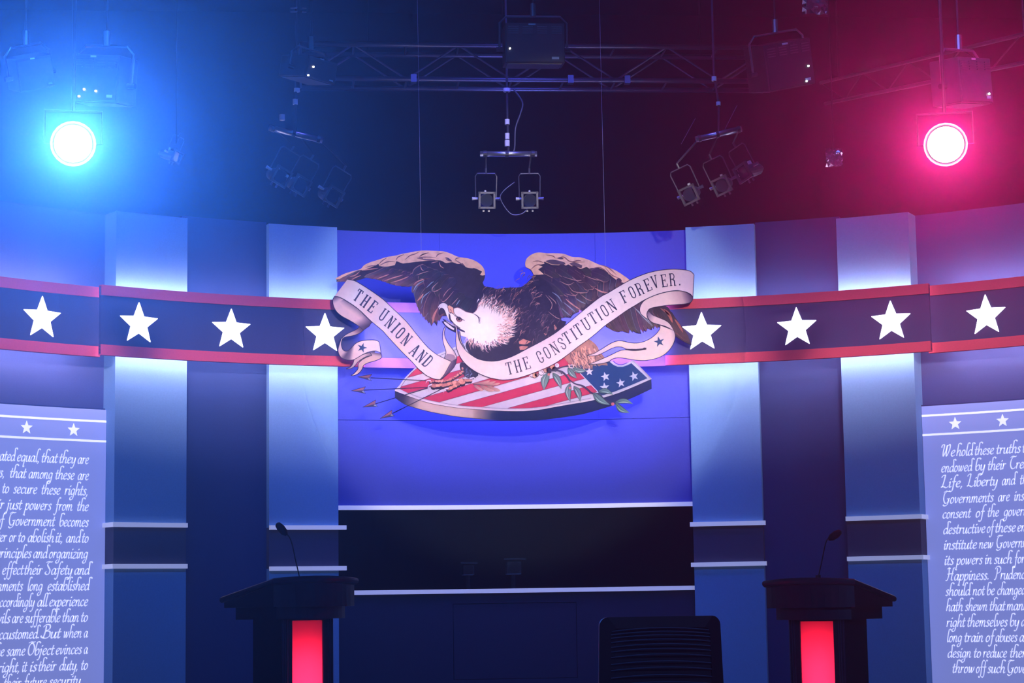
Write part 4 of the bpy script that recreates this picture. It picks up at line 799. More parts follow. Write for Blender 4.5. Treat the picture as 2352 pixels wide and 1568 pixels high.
a.build('ribbon_slit', M['print'], em, colors=True)['kind'] = 'stuff'
for fr, cx, cy, rr, ro in (('F3', 562, 775, 92, -.3), ('G4', 1362, 668, 100, .22)):
    (x, y), = T(fr, [(cx, cy)]); a = Art(); P = [(px, 2 * y - py) for px, py in star_poly(x, y, rr / 7.84, .38, ro)]
    a.poly(P, .0136, (34, 60, 104), .002, sm=False); a.build('ribbon_star', M['print'], em, colors=True)
# slab-serif capitals: strokes in a unit box
def arc(cx, cy, rx, ry, a0, a1, n=9): return [(cx + rx * math.cos(math.radians(a0 + (a1 - a0) * i / n)), cy + ry * math.sin(math.radians(a0 + (a1 - a0) * i / n))) for i in range(n + 1)]
K, N_ = .125, .07
SL = {
 'T': (.46, [([(.23, 0), (.23, .96)], K), ([(0, .965), (.46, .965)], N_), ([(.03, .97), (.03, .76)], N_), ([(.43, .97), (.43, .76)], N_), ([(.12, .03), (.34, .03)], N_)]),
 'H': (.50, [([(.1, 0), (.1, 1)], K), ([(.4, 0), (.4, 1)], K), ([(.1, .5), (.4, .5)], N_)] + [([(x, y), (x + .2, y)], N_) for x in (0, .3) for y in (.03, .97)]),
 'E': (.44, [([(.1, 0), (.1, 1)], K), ([(0, .97), (.42, .97)], N_), ([(0, .03), (.44, .03)], N_), ([(.1, .52), (.3, .52)], N_), ([(.3, .42), (.3, .62)], N_), ([(.40, .98), (.40, .78)], N_), ([(.42, .0), (.42, .24)], N_)]),
 'F': (.42, [([(.1, 0), (.1, 1)], K), ([(0, .97), (.42, .97)], N_), ([(0, .03), (.22, .03)], N_), ([(.1, .52), (.3, .52)], N_), ([(.3, .42), (.3, .62)], N_), ([(.40, .98), (.40, .78)], N_)]),
 'U': (.52, [([(.1, 1), (.1, .24)] + arc(.26, .22, .16, .18, 180, 360) + [(.42, .3), (.42, 1)], .1), ([(0, .97), (.2, .97)], N_), ([(.32, .97), (.52, .97)], N_)]),
 'N': (.54, [([(.1, 0), (.1, 1)], N_), ([(.44, 0), (.44, 1)], N_), ([(.1, .98), (.44, .02)], K), ([(0, .97), (.16, .97)], N_), ([(0, .03), (.2, .03)], N_), ([(.34, .97), (.54, .97)], N_)]),
 'I': (.22, [([(.11, 0), (.11, 1)], K), ([(0, .03), (.22, .03)], N_), ([(0, .97), (.22, .97)], N_)]),
 'O': (.46, [([(.08, .7)] + [(.08, .3)] + arc(.23, .24, .15, .2, 180, 360) + [(.38, .76)] + arc(.23, .76, .15, .2, 0, 180) + [(.08, .6)], .1)]),
 'C': (.44, [([(.36, .66), (.38, .78)] + arc(.23, .78, .15, .18, 10, 180) + [(.08, .3)] + arc(.23, .24, .15, .2, 180, 350) + [(.38, .36)], .1), ([(.28, .68), (.44, .68)], N_), ([(.28, .36), (.46, .36)], N_)]),
 'S': (.44, [([(.37, .72)] + arc(.22, .78, .15, .18, 0, 180) + [(.09, .66), (.35, .38)] + arc(.22, .22, .15, .2, 20, -180), .1), ([(.30, .7), (.44, .7)], N_), ([(.0, .3), (.14, .3)], N_)]),
 'A': (.56, [([(.08, 0), (.27, 1)], N_), ([(.29, 1), (.46, 0)], K), ([(.14, .34), (.4, .34)], N_), ([(0, .03), (.18, .03)], N_), ([(.36, .03), (.56, .03)], N_)]),
 'D': (.48, [([(.1, 0), (.1, 1)], K), ([(0, .97), (.24, .97)] + arc(.24, .72, .16, .25, 90, 0) + [(.4, .28)] + arc(.24, .28, .16, .25, 0, -90) + [(0, .03)], .085)]),
 'R': (.50, [([(.1, 0), (.1, 1)], K), ([(0, .97), (.24, .97)] + arc(.24, .75, .15, .22, 90, -90) + [(.1, .53)], .08), ([(.26, .53), (.38, .4), (.39, .0)], K), ([(0, .03), (.2, .03)], N_), ([(.32, .03), (.5, .03)], N_)]),
 'V': (.52, [([(.1, 1), (.26, 0)], K), ([(.27, 0), (.42, 1)], N_), ([(0, .97), (.2, .97)], N_), ([(.34, .97), (.52, .97)], N_)]),
 '.': (.12, [([(.06, .0), (.06, .11)], .12)]),
}
def letter(ch, cx, cy, h, ang, lift, color, wk=1.0, xs=1.0, par=None):
    gw, strokes = SL[ch]; a_ = Art(); g = math.radians(ang); ca, sa = math.cos(g), math.sin(g); c = rgb(*color)
    def mp(x, y): u, v = (x - gw / 2) * h * xs, (.5 - y) * h; return (cx + u * ca + v * sa, cy - u * sa + v * ca)
    for pts, wd in strokes:
        P = [np.array(p, float) for p in pts]; V = []; m_ = len(P)
        for i, p in enumerate(P):
            t = P[min(i + 1, m_ - 1)] - P[max(i - 1, 0)]; t = t / max(np.linalg.norm(t), 1e-6); n_ = np.array([-t[1], t[0]]) * wd / 2 * wk
            V += [ep(*mp(*(p + n_)), lift), ep(*mp(*(p - n_)), lift)]
        a_.add(V, [(2 * i, 2 * i + 1, 2 * i + 3, 2 * i + 2) for i in range(m_ - 1)], c)
    return a_.build('letter', M['print'], par, colors=True)
INK = (44, 46, 84)
for ch, x, y, g in (('T', 822.5, 678.6, -33), ('H', 839.5, 692, -35), ('E', 856, 704.5, -37), ('U', 881, 723.5, -35), ('N', 896.5, 740.5, -40), ('I', 908.8, 753, -44), ('O', 919.6, 765, -41), ('N', 933.6, 780.4, -41), ('A', 952.8, 804.4, -40), ('N', 968.2, 818.6, -41), ('D', 982.5, 830, -43)):
    letter(ch, x, y, 29.5, g, .0124, INK, 1.05, .95, RL)
for ch, x, y, g in (('T', 1169.5, 846, 13), ('H', 1189, 841, 15), ('E', 1208.8, 834, 18), ('C', 1239.7, 820, 25), ('O', 1256, 810.3, 28), ('N', 1273.5, 800, 30), ('S', 1290, 789, 31), ('T', 1302, 776.5, 31), ('I', 1317.5, 767.4, 32), ('T', 1328.5, 757.5, 32), ('U', 1345.5, 745, 31), ('T', 1361, 731, 31), ('I', 1375, 723, 31), ('O', 1388, 713.7, 31), ('N', 1404.4, 702.2, 31), ('F', 1432.5, 682, 27), ('O', 1451.4, 671.8, 26), ('R', 1468.5, 664, 24), ('E', 1487, 655, 22), ('V', 1503.5, 647.5, 18), ('E', 1524.5, 645, 9), ('R', 1544, 642.5, 5), ('.', 1560, 641.2, 3)):
    letter(ch, x, y, 29.0, g, .0150, (52, 46, 70), .80, 1.04, RR)
# arrows, feet -------------------------------------------
for sh_, hd in (([(480, 258), (1680, 322)], [(200, 240), (512, 183), (452, 258), (502, 327)]), ([(340, 525), (1720, 465)], [(65, 540), (376, 450), (325, 530), (377, 602)]), ([(590, 820), (1720, 480)], [(308, 897), (596, 735), (580, 822), (637, 882)]), ([(950, 1030), (2080, 470)], [(683, 1142), (946, 953), (935, 1038), (1002, 1085)])):
    a = Art(); P = T('F5', sh_); d = np.array(P[1]) - np.array(P[0]); d /= np.linalg.norm(d); n_ = np.array([-d[1], d[0]]) * .95
    a.poly([tuple(P[0] + n_), tuple(P[1] + n_), tuple(P[1] - n_), tuple(P[0] - n_)], .0080, OUT, .008, sm=False)
    H = T('F5', hd); a.poly([H[0], H[1], H[2]], .0090, (176, 110, 116), .008, sm=False); a.poly([H[0], H[2], H[3]], .0088, (74, 70, 92), .008, sm=False)
    mid = ((H[2][0] + H[3][0]) / 2 * .8 + H[0][0] * .2, (H[2][1] + H[3][1]) / 2 * .8 + H[0][1] * .2)
    a.poly([mid, H[2], H[3]], .0094, (170, 170, 182), .001, sm=False)
    a.line([H[0], H[1]], .0096, OUT, 1.0, sm=False); a.line([H[1], H[2], H[3]], .0096, OUT, .9, sm=False)
    a.build('arrow', M['print'], em, colors=True)
def toe(a_, pts, w_, claw):
    P = resample(smooth_poly(T('G5', pts), 4, 80, False), max(4, int(len(pts) * 2.2)))
    for i, p in enumerate(P):
        rr = w_ / 7.84 / 2 * random.uniform(.95, 1.15)
        a_.poly(ell(p[0], p[1] + .6, rr * 1.05, rr * 1.1), .0092 + i * .00005, (50, 38, 58), .006, sm=False)
        a_.poly(ell(p[0] + random.uniform(-.6, .6), p[1] - rr * .25, rr * random.uniform(.75, 1.0), rr * random.uniform(.5, .7), random.uniform(-.8, .8)), .0100 + i * .00005, random.choice([(214, 134, 110), (190, 112, 98), (226, 152, 126)]), .001, sm=False)
    a_.line(T('G5', claw), .0110, (50, 40, 62), 5.4, 1); a_.line(T('G5', claw), .0112, (220, 206, 210), 3.8, 1)
a = Art()
toe(a, [(800, 270), (700, 340), (580, 410), (450, 440), (300, 440), (230, 450)], 62, [(230, 425), (170, 425), (138, 475)])
toe(a, [(800, 470), (650, 470), (500, 510), (380, 520), (280, 530)], 92, [(250, 490), (185, 530), (200, 635)])
toe(a, [(760, 480), (680, 520), (600, 560), (550, 590)], 78, [(550, 560), (480, 580), (462, 648)])
toe(a, [(760, 420), (850, 430), (940, 430)], 72, [(930, 390), (1010, 375), (1050, 425)])
a.build('foot', M['print'], em, colors=True)['kind'] = 'stuff'
a = Art()
for (x, y, r_, c) in ((60, 330, 40, (220, 160, 132)), (95, 320, 34, (150, 96, 96)), (180, 275, 46, (226, 206, 206)), (260, 240, 36, (206, 144, 120)), (320, 240, 50, (44, 40, 62)), (380, 180, 42, (216, 146, 118)), (420, 215, 46, (50, 44, 66)), (465, 150, 38, (222, 214, 220)), (10, 330, 26, (226, 208, 204))):
    (cx, cy), = T('G6', [(x, y)]); a.poly(ell(cx, cy + .5, r_ / 7.84 + .7, r_ / 7.84 + .7), .0092, (46, 38, 60), .006, sm=False); a.poly(ell(cx, cy, r_ / 7.84, r_ / 7.84), .0100, c, .001, sm=False)
a.line(T('G6', [(155, 260), (190, 250), (205, 280), (180, 295)]), .0106, (110, 84, 96), 1.3, 2); a.line(T('G6', [(430, 170), (455, 140), (490, 150)]), .0106, (90, 74, 96), 1.3, 2)
a.line(T('G6', [(150, 330), (180, 355), (230, 340), (250, 300)]), .0104, (214, 196, 200), 3, 2); a.line(T('G6', [(0, 330), (-30, 340), (-20, 395)]), .0104, (214, 190, 190), 3.4, 1)
a.build('foot', M['print'], em, colors=True)['kind'] = 'stuff'
a = Art()
for s_, e_, w_ in (([1000, 480], [1300, 425], 6), ([1080, 490], [1400, 440], 6), ([1200, 500], [1480, 470], 6), ([1010, 500], [1170, 600], 7), ([1120, 510], [1370, 610], 8), ([1250, 520], [1480, 605], 8)):
    p, q = T('G5', [s_, e_]); a.feather(p, q, w_, .0086, (150, 100, 96), (214, 160, 140), (74, 52, 74), .05)
a.line(T('G5', [(990, 490), (1200, 505), (1440, 510)]), .0094, (80, 56, 74), 1.8, 1)
a.build('arrow_fletching', M['print'], em, colors=True)['kind'] = 'stuff'
# olive branch -------------------------------------------
a = Art()
for q, w_ in (([(430, 230), (560, 270), (640, 350), (700, 430), (800, 490), (920, 520), (1020, 590), (1090, 650), (1200, 660)], 4.4), ([(450, 225), (560, 180), (680, 165), (800, 170)], 3.0), ([(1200, 650), (1320, 760), (1420, 820), (1520, 820)], 3.4), ([(350, 255), (450, 275), (560, 300)], 3.0)):
    a.line(T('G6', q), .0102, (58, 54, 80), w_)
a.line(T('G6', [(700, 440), (780, 500), (900, 530)]), .0106, (210, 190, 196), 2.0, 2); a.line(T('G6', [(360, 262), (470, 280), (540, 300)]), .0106, (200, 184, 190), 2.4, 2)
OS = a.build('olive_stem', M['print'], em, colors=True)
for (s_, e_, w_, bd) in (((300, 280), (228, 600), 17, .08), ((385, 285), (540, 575), 13, -.08), ((660, 190), (820, 385), 13, .05), ((740, 195), (1005, 240), 12, .10), ((700, 470), (705, 808), 13, .12), ((765, 520), (882, 805), 13, -.10), ((1110, 640), (1410, 858), 15, .08), ((1205, 620), (1470, 675), 11, -.14), ((1505, 822), (1835, 848), 11, -.14), ((1515, 828), (1775, 1003), 12, .12)):
    p, q = T('G6', [s_, e_]); a = Art()
    a.feather(p, q, w_ + 1.8, .0098, (40, 50, 62), (36, 44, 58), (30, 38, 54), bd, 12, True); a.feather(p, q, w_, .0106, (84, 116, 110), (126, 156, 144), (60, 88, 92), bd, 12, True)
    p, q = np.array(p), np.array(q); d = q - p; nn = np.array([-d[1], d[0]])
    a.line([tuple(p), tuple(p + d * .5 + nn * bd), tuple(p + d * .95)], .0114, (44, 66, 72), 1.0, 1); a.line([tuple(p + d * .2 + nn * (bd * .6 + .05)), tuple(p + d * .5 + nn * (bd + .07)), tuple(p + d * .8 + nn * (bd * .6 + .03))], .0115, (186, 206, 190), 1.6, 2)
    a.build('olive_leaf', M['print'], OS, colors=True)
for x, y, r_ in ((315, 315, 24), (695, 555, 22), (1467, 847, 30)):
    (cx, cy), = T('G6', [(x, y)]); a = Art(); a.poly(ell(cx, cy, r_ / 7.84, r_ / 7.84), .0120, (206, 110, 108), .002, sm=False); a.build('berry', M['print'], OS, colors=True)
# hanging wires
for (x0, y0), (x1, y1) in (((967.5, 577), (962, 250)), ((1391, 612), (1387, 210))):
    p = ep(x0, y0, .0); q = np.array([p[0] + (-.02 if x0 < 1000 else -.01), EY, 7.99])
    MB().tube([p, q], .0013, 6).build('hanging_wire', M['wire'], em)

# ------------------------------------------------------------------ podiums
def podium(label, cx, cy, rot, dz):
    t = thing('podium', label, 'podium', (cx, cy, .15), 'podiums'); cr, sr = math.cos(rot), math.sin(rot)
    def L(x, y, z): return (cx + x * cr - y * sr, cy + x * sr + y * cr, z)
    # outline in plan: straight sides, bowed front (front is local -y)
    def plan(w_, d0, d1, bow, n=14):
        P = [(w_ / 2, d1), (-w_ / 2, d1)]
        for i in range(n + 1):
            u = -1 + 2 * i / n; P.append((u * w_ / 2, d0 - bow * (1 - u * u)))
        return P
    def solid(name, P, z0f, z1f, material):
        n = len(P); V = [L(x, y, z0f(y)) for x, y in P] + [L(x, y, z1f(y)) for x, y in P]
        return MB().add(V, [tuple(range(n)), tuple(range(2 * n - 1, n - 1, -1))] + [(i, (i + 1) % n, n + (i + 1) % n, n + i) for i in range(n)]).build(name, material, t)
    TOPZ = 1.345 + dz
    ht = lambda y: TOPZ - .19 * (y + .24)
    # desk top with a rounded nosing: stacked outlines
    prof = [(-.020, -.036), (-.008, -.034), (-.002, -.028), (0, -.018), (-.002, -.008), (-.008, -.002), (-.020, 0)]
    V = []; n = 17
    for off, dzz in prof:
        V += [L(x, y, ht(y) + dzz) for x, y in plan(.545 + 2 * off, -.20 - off, .27 + off, .060)]
    Fc = [(k * n + i, k * n + (i + 1) % n, (k + 1) * n + (i + 1) % n, (k + 1) * n + i) for k in range(len(prof) - 1) for i in range(n)]
    Fc += [tuple(range(n))[::-1], tuple((len(prof) - 1) * n + i for i in range(n))]
    MB().add(V, Fc).build('desk_top', M['podium_top'], t)
    solid('apron', plan(.515, -.18, .25, .058), lambda y: 1.190 + dz, lambda y: ht(y) - .034, M['podium'])
    solid('lower_apron', plan(.44, -.15, .20, .05), lambda y: 1.128 + dz, lambda y: 1.190 + dz, M['podium'])
    # column: two cheeks and a back so that the light box is hollow
    W, dF, dB, zt = .33, -.12, .125, 1.128 + dz
    for s_ in (-1, 1):
        MB().add(*_pbox(L, s_ * W / 2, s_ * .122, dF, dB, .15, zt)).build('column_cheek', M['podium'], t)
        for k, xx in enumerate((.130, .143, .158)):
            MB().tube([L(s_ * xx, dF - .003, .16), L(s_ * xx, dF - .003, zt - .002)], .0045 if k else .0035, 8).build('column_trim', M['podium_trim'], t)
    MB().add(*_pbox(L, -.122, .122, dB - .02, dB, .15, zt)).build('column_back', M['cav'], t)
    MB().add(*_pbox(L, -.122, .122, dF, dB, .15, .17)).build('column_foot', M['podium'], t)
    MB().add(*_pbox(L, -.16, .16, dF - .002, dB, zt - .008, zt + .002)).build('column_head', M['podium'], t)
    MB().add(*_pbox(L, -.098, .098, dF + .006, dF + .010, .17, zt - .008)).build('red_light_panel', M['red_sheet'], t)
    for s_ in (-1, 1): MB().add(*_pbox(L, s_ * .098, s_ * .123, dF - .002, dF + .02, .17, zt)).build('panel_jamb', M['podium'], t)
    MB().add(*_pbox(L, -.22, .22, -.18, .20, .15, .19)).build('plinth', M['podium'], t)
    lp = L(0, dF + .13, .58)
    light('AREA', 'podium_tube_light', lp, L(0, dF - 1, .58), (1.0, .74, .82), 10.5, shape='RECTANGLE', size=.17, size_y=.78)
    return L, ht
def _pbox(L, x0, x1, y0, y1, z0, z1):
    x0, x1 = min(x0, x1), max(x0, x1)
    V = [L(x, y, z) for x in (x0, x1) for y in (y0, y1) for z in (z0, z1)]
    return V, [(0, 1, 3, 2), (4, 6, 7, 5), (0, 4, 5, 1), (2, 3, 7, 6), (0, 2, 6, 4), (1, 5, 7, 3)]
pl = at(674, 1450, 11.0); pr = at(1901, 1450, 11.0)
L1, ht = podium('dark podium with glowing red column, standing on the left before the dark flat', pl[0], 11.0, .66, .045)
L2, _ = podium('dark podium with glowing red column, to the right of the office chair', pr[0], 11.0, -.72, 0)
def mic(label, base, headpx, Y, midpx):
    t = thing('gooseneck_microphone', label, 'microphone', tuple(base), 'podium microphones')
    h = at(*headpx, Y); mid = at(*midpx, Y - .0)
    pts = cat([base, base * .55 + mid * .45 + np.array([0, 0, .0]), mid, h], 6)
    MB().tube(pts, .0035, 6).build('gooseneck', M['fix'], t)
    d = h - mid; d = d / np.linalg.norm(d)
    MB().tube([h - d * .02, h, h + d * .03, h + d * .055, h + d * .062], [.008, .019, .021, .015, .005], 12).build('foam_windscreen', M['chair'], t, smooth=True)
    MB().tube([base - np.array([0, 0, .012]), base + np.array([0, 0, .012])], .014, 12).build('mount', M['fix'], t)
mb1 = np.array(L1(.03, .0, ht(.0))); mb2 = np.array(L2(-.03, .0, ht(.0)))
b1 = at(692, 1322, mb1[1]); b1 = np.array([b1[0], mb1[1], mb1[2] + .004]); b2 = at(1879, 1322, mb2[1]); b2 = np.array([b2[0], mb2[1], mb2[2] + .004])
mic('thin black gooseneck microphone on the left podium, bent towards the script panel', b1, (653, 1222), b1[1], (668, 1240))
mic('thin black gooseneck microphone on the right podium, head tipped outwards', b2, (1910, 1234), b2[1], (1898, 1242))

# ------------------------------------------------------------------ office chair seen from behind
cc = at(1515, 1411, 8.0)
ch = thing('office_chair', 'black office chair with ribbed back, seen from behind before the stage', 'chair', (cc[0], 8.2, .15))
def back_pt(u, v, d=0): # u -1..1, v 0..1 down
    wv = .231 + .018 * v
    x = cc[0] + u * wv; y = 8.0 - .05 * u * u * -1 * -1 + .10 * v * 0 + d - .03 * (1 - u * u); z = cc[2] - v * .56 - .008 * u * u * (1 - v)
    return (x, y, z)
def rr_outline(hw, v0, v1, rad, n=5):
    P = []
    for (cx_, cz_, a0) in ((hw - rad, v0 + rad, 270), (hw - rad, v1 - rad, 0), (-hw + rad, v1 - rad, 90), (-hw + rad, v0 + rad, 180)):
        for i in range(n + 1):
            g = math.radians(a0 + 90 * i / n); P.append((cx_ + rad * math.cos(g), cz_ + rad * math.sin(g)))
    return P
def chp(x, zz, d): # x metres from centre, zz metres down
    u = x / .245; k = 1 + .07 * zz / .56
    return (cc[0] + x * k, 8.0 - .045 * (1 - u * u) + d, cc[2] - zz - .010 * u * u)
outer = rr_outline(.231, 0, .56, .03); inner_ = rr_outline(.188, .045, .52, .02)
V = []; n = len(outer)
for P_, d in ((outer, 0), (inner_, 0), (inner_, .03), (outer, .03)): V += [chp(x, z, d) for x, z in P_]
Fc = [(k * n + i, k * n + (i + 1) % n, ((k + 1) % 4) * n + (i + 1) % n, ((k + 1) % 4) * n + i) for k in range(4) for i in range(n)]
MB().add(V, Fc).build('backrest_frame', M['chair'], ch)
for zz in (.047, .060, .073, .089, .107, .124, .145, .171, .194, .222, .249, .276, .303, .331, .359, .388, .417, .446, .475):
    V = []; 
    for k in range(13):
        x = -.189 + .378 * k / 12
        for dz, d in ((0, .004), (.002, .002), (.004, .004), (.004, .012), (0, .012)): V.append(chp(x, zz + dz + .006 * (x / .19) ** 2, d))
    MB().add(V, [(k * 5 + j, k * 5 + (j + 1) % 5, k * 5 + 5 + (j + 1) % 5, k * 5 + 5 + j) for k in range(12) for j in range(5)]).build('backrest_rib', M['slat'], ch)
V = [chp(x, z, .016) for x, z in inner_] + [chp(x, z, .022) for x, z in inner_]
MB().add(V, [tuple(range(n)), tuple(range(2 * n - 1, n - 1, -1))] + [(i, (i + 1) % n, n + (i + 1) % n, n + i) for i in range(n)]).build('backrest_mesh', M['chair'], ch)
MB().box((cc[0], 8.32, .62), (.48, .46, .07)).build('seat', M['chair'], ch, bevel=.03)
MB().tube([(cc[0], 8.3, .30), (cc[0], 8.3, .585)], .025, 12).build('gas_lift', M['steel'], ch)
MB().tube([(cc[0], 8.3, .56), (cc[0], 8.08, .57), (cc[0], 8.01, .66), (cc[0], 7.985, .80)], .02, 8).build('back_support', M['chair'], ch)
for k in range(5):
    g = k * 2 * PI / 5 + .3; ex_, ey_ = cc[0] + .29 * math.cos(g), 8.3 + .29 * math.sin(g)
    l_ = MB().tube([(cc[0], 8.3, .32), (ex_, ey_, .235)], [.03, .018], 8).build('base_leg', M['chair'], ch)
    MB().tube([(ex_ - .02 * math.sin(g), ey_ + .02 * math.cos(g), .18), (ex_ + .02 * math.sin(g), ey_ - .02 * math.cos(g), .18)], .03, 12).build('caster', M['chair'], ch)
for s_ in (-1, 1):
    MB().tube([(cc[0] + s_ * .22, 8.3, .60), (cc[0] + s_ * .29, 8.3, .64), (cc[0] + s_ * .29, 8.3, .80)], .014, 8).build('arm_post', M['chair'], ch)
    MB().box((cc[0] + s_ * .29, 8.28, .815), (.07, .25, .03)).build('armrest', M['chair'], ch, bevel=.01)

# ------------------------------------------------------------------ cameras behind the smoked glass
for px, py, s_, lab in ((1077, 1308, .9, 'small dim studio camera behind the dark window, nearer the left podium'), (1182, 1303, 1.15, 'larger dim studio camera with hood behind the dark window')):
    p = at(px, py, 18.35)
    t = thing('studio_camera', lab, 'camera', (p[0], 18.35, .0), 'cameras behind the window')
    MB().box((p[0], 18.5, p[2]), (.11 * s_, .22, .10 * s_)).build('camera_body', M['fixgrey'], t, bevel=.008)
    MB().tube([(p[0], 18.38, p[2]), (p[0], 18.30, p[2])], [.038 * s_, .045 * s_], 16).build('lens_barrel', M['fix'], t)
    MB().box((p[0], 18.33, p[2] + .065 * s_), (.16 * s_, .10, .012)).build('lens_hood', M['fixgrey'], t)
    MB().tube([(p[0], 18.5, 0.02), (p[0], 18.5, p[2] - .05 * s_)], .02, 8).build('tripod_column', M['fix'], t)
    for k in range(3):
        g = k * 2 * PI / 3 + .5; MB().tube([(p[0], 18.5, .7), (p[0] + 0.16 * math.cos(g), 18.5 + .16 * math.sin(g), 0.0)], .012, 6).build('leg', M['fix'], t)

light('AREA', 'camera_bay_fill', (.1, 18.25, .4), (.05, 18.4, 1.4), (.25, .4, 1.0), 30, shape='RECTANGLE', size=1.2, size_y=.1)  # added light, no real source, so the cameras show through the glass
# ------------------------------------------------------------------ rigging
CEIL = 8.0
# horizontal truss
TY = 18.2
za, zb_ = at(1176, 183, TY)[2], at(1176, 105, TY)[2]
xa, xb = at(690, 190, TY)[0], at(1770, 190, TY)[0]
tr_ = thing('lighting_truss', 'long horizontal aluminium box truss above the curved wall', 'truss', (0, TY, za))
for yy in (0, .34):
    for zz in (za, zb_):
        MB().tube([(xa, TY + yy, zz), (xb, TY + yy, zz)], .024, 8).build('chord', M['truss'], tr_, smooth=True)
nb = 9; step = (xb - xa) / nb
for yy in (0, .34):
    for i in range(nb):
        x0 = xa + i * step; z0, z1 = (za, zb_) if i % 2 == 0 else (zb_, za)
        MB().tube([(x0, TY + yy, z0), (x0 + step, TY + yy, z1)], .010, 6).build('brace', M['truss'], tr_)
for i in range(nb + 1):
    for zz in (za, zb_): MB().tube([(xa + i * step, TY, zz), (xa + i * step, TY + .34, zz)], .010, 6).build('brace', M['truss'], tr_)
for xx in (xa + .6, 0, xb - .6): MB().tube([(xx, TY + .17, zb_), (xx, TY + .17, CEIL)], .008, 6).build('hoist_cable', M['fix'], tr_)
for x_ in (950, 1310, 1440): MB().box((at(x_, 183, TY)[0], TY - .01, za + .0), (.05, .07, .07)).build('coupler', M['truss'], tr_)

def rotm(rx, ry, rz): return np.array(Matrix.Rotation(rz, 3, 'Z') @ Matrix.Rotation(ry, 3, 'Y') @ Matrix.Rotation(rx, 3, 'X'))
def spot(label, c, rm, group='profile spots on the hanging bars', s=.74, bar=None):
    t = thing('profile_spotlight', label, 'spotlight', tuple(c), group)
    def q(x, y, z): return c + rm @ (np.array([x, y, z]) * s)
    # square front housing with round lens, barrel behind, side knobs, shutters, yoke
    MB().tube([q(0, .02, 0), q(0, .18, 0), q(0, .30, 0), q(0, .36, 0)], [.072 * s, .075 * s, .062 * s, .03 * s], 16).build('barrel', M['fixgrey'], t)
    fr = MB(); R2 = rm
    for dx, dz, sx, sz in ((0, .083, .19, .022), (0, -.083, .19, .022), (.083, 0, .022, .19), (-.083, 0, .022, .19)):
        fr.box(q(dx, -.02, dz), np.array([sx, .035, sz]) * s, rm)
    fr.build('gel_frame', M['fixgrey'], t)
    MB().tube([q(0, .012, 0), q(0, .002, 0)], .070 * s, 20).build('lens', M['lens'], t)
    for sx in (-1, 1):
        MB().tube([q(sx * .09, .10, .02), q(sx * .155, .10, .02)], [.012 * s, .018 * s], 10).build('yoke_knob', M['tape'] if sx < 0 else M['truss'], t)
    yk = MB(); yk.tube([q(-.115, .10, .02), q(-.12, .10, .27), q(-.10, .10, .30), q(.10, .10, .30), q(.12, .10, .27), q(.115, .10, .02)], .007 * s, 6); yk.build('yoke', M['fixgrey'], t)
    MB().tube([q(0, .10, .30), q(0, .10, .36)], .012 * s, 8).build('clamp_bolt', M['fixgrey'], t)
    if bar is not None:
        MB().tube([q(0, .10, .36), bar], .010 * s, 8).build('hook_clamp', M['fix'], t)
    for k in (-1, 1): MB().box(q(k * .03, .06, -.10), np.array([.02, .01, .05]) * s, rm).build('shutter_tab', M['truss'], t)
    MB().box(q(0, .20, .09), np.array([.02, .05, .05]) * s, rm).build('tape_flag', M['tape'], t)
    return t
def cable(label, pts, r=.006, m_='fix', group=None):
    o = MB().tube(cat(pts, 6), r, 6).build('power_cable', M[m_], smooth=True); return tag(o, label, 'cable', group)
# centre drop
HY = 17.0
p = lambda x, y, Y=HY: at(x, y, Y)
def hanger(label, top, mid, barA, barB, Y, collars):
    b0, b1 = p(*barA, Y), p(*barB, Y); c = (b0 + b1) / 2; top = p(*top, Y); jn = p(*mid, Y)
    t = thing('hanging_bar', label, 'lighting bar', tuple(c), 'drop bars with profile spots')
    MB().tube([np.array([top[0], Y, CEIL]), top, jn, c], .010, 10).build('drop_pipe', M['fix'], t)
    d = b1 - b0
    MB().tube([b0, b1], .024, 12).build('crossbar', M['steel'], t, smooth=True)
    for k in (.08, .47, .93): MB().tube([b0 + d * (k - .03), b0 + d * (k + .03)], .029, 12).build('pipe_clamp', M['fix'], t)
    for (x_, y0_, y1_, r_) in collars: MB().tube([p(x_, y0_, Y), p(x_, y1_, Y)], r_, 12).build('collar', M['tape'], t)
    return t, b0, b1
t, b0, b1 = hanger('centre hanging bar, level, straight above the eagle', (1164, 170), (1165, 250), (1103, 353.5), (1233, 353.5), HY, [(1164, 203, 211, .030), (1165, 274, 286, .020), (1165, 306, 320, .019), (1165, 322, 336, .021)])
spot('profile spotlight left of two on the centre bar above the eagle', p(1118, 460), rotm(.18, 0, .02), bar=b0 + (b1 - b0) * .1)
spot('profile spotlight right of two on the centre bar above the eagle', p(1217, 460), rotm(.18, 0, -.08), bar=b0 + (b1 - b0) * .9)
cable('thin blue cable looped between the two centre spotlights', [p(1182, 418), p(1155, 440), p(1150, 458), p(1172, 490), p(1195, 492), p(1210, 482)], .0045, 'truss')
cable('black power cable drooping beside the centre drop pipe', [p(1180, 205), p(1200, 235), p(1195, 262), p(1184, 295), p(1182, 340), p(1174, 356)], .007, 'fixgrey')
# left drop
t, b0, b1 = hanger('left hanging bar sloping down to the right, under the square panel lamp', (680, 195), (678, 260), (618, 293), (741, 322.5), 16.2, [(682, 203, 211, .024), (648, 263, 276, .022), (678, 228, 240, .020)])
spot('profile spotlight at the lower end of the left sloping bar', at(765, 450, 16.2), rotm(.3, .42, .5), bar=b0 + (b1 - b0) * .95)
spot('profile spotlight dim in blue haze at the middle of the left sloping bar', at(690, 425, 16.2), rotm(.3, .42, .5), bar=b0 + (b1 - b0) * .55)
spot('profile spotlight dim in blue haze at the upper end of the left sloping bar', at(645, 405, 16.2), rotm(.3, .42, .5), bar=b0 + (b1 - b0) * .12)
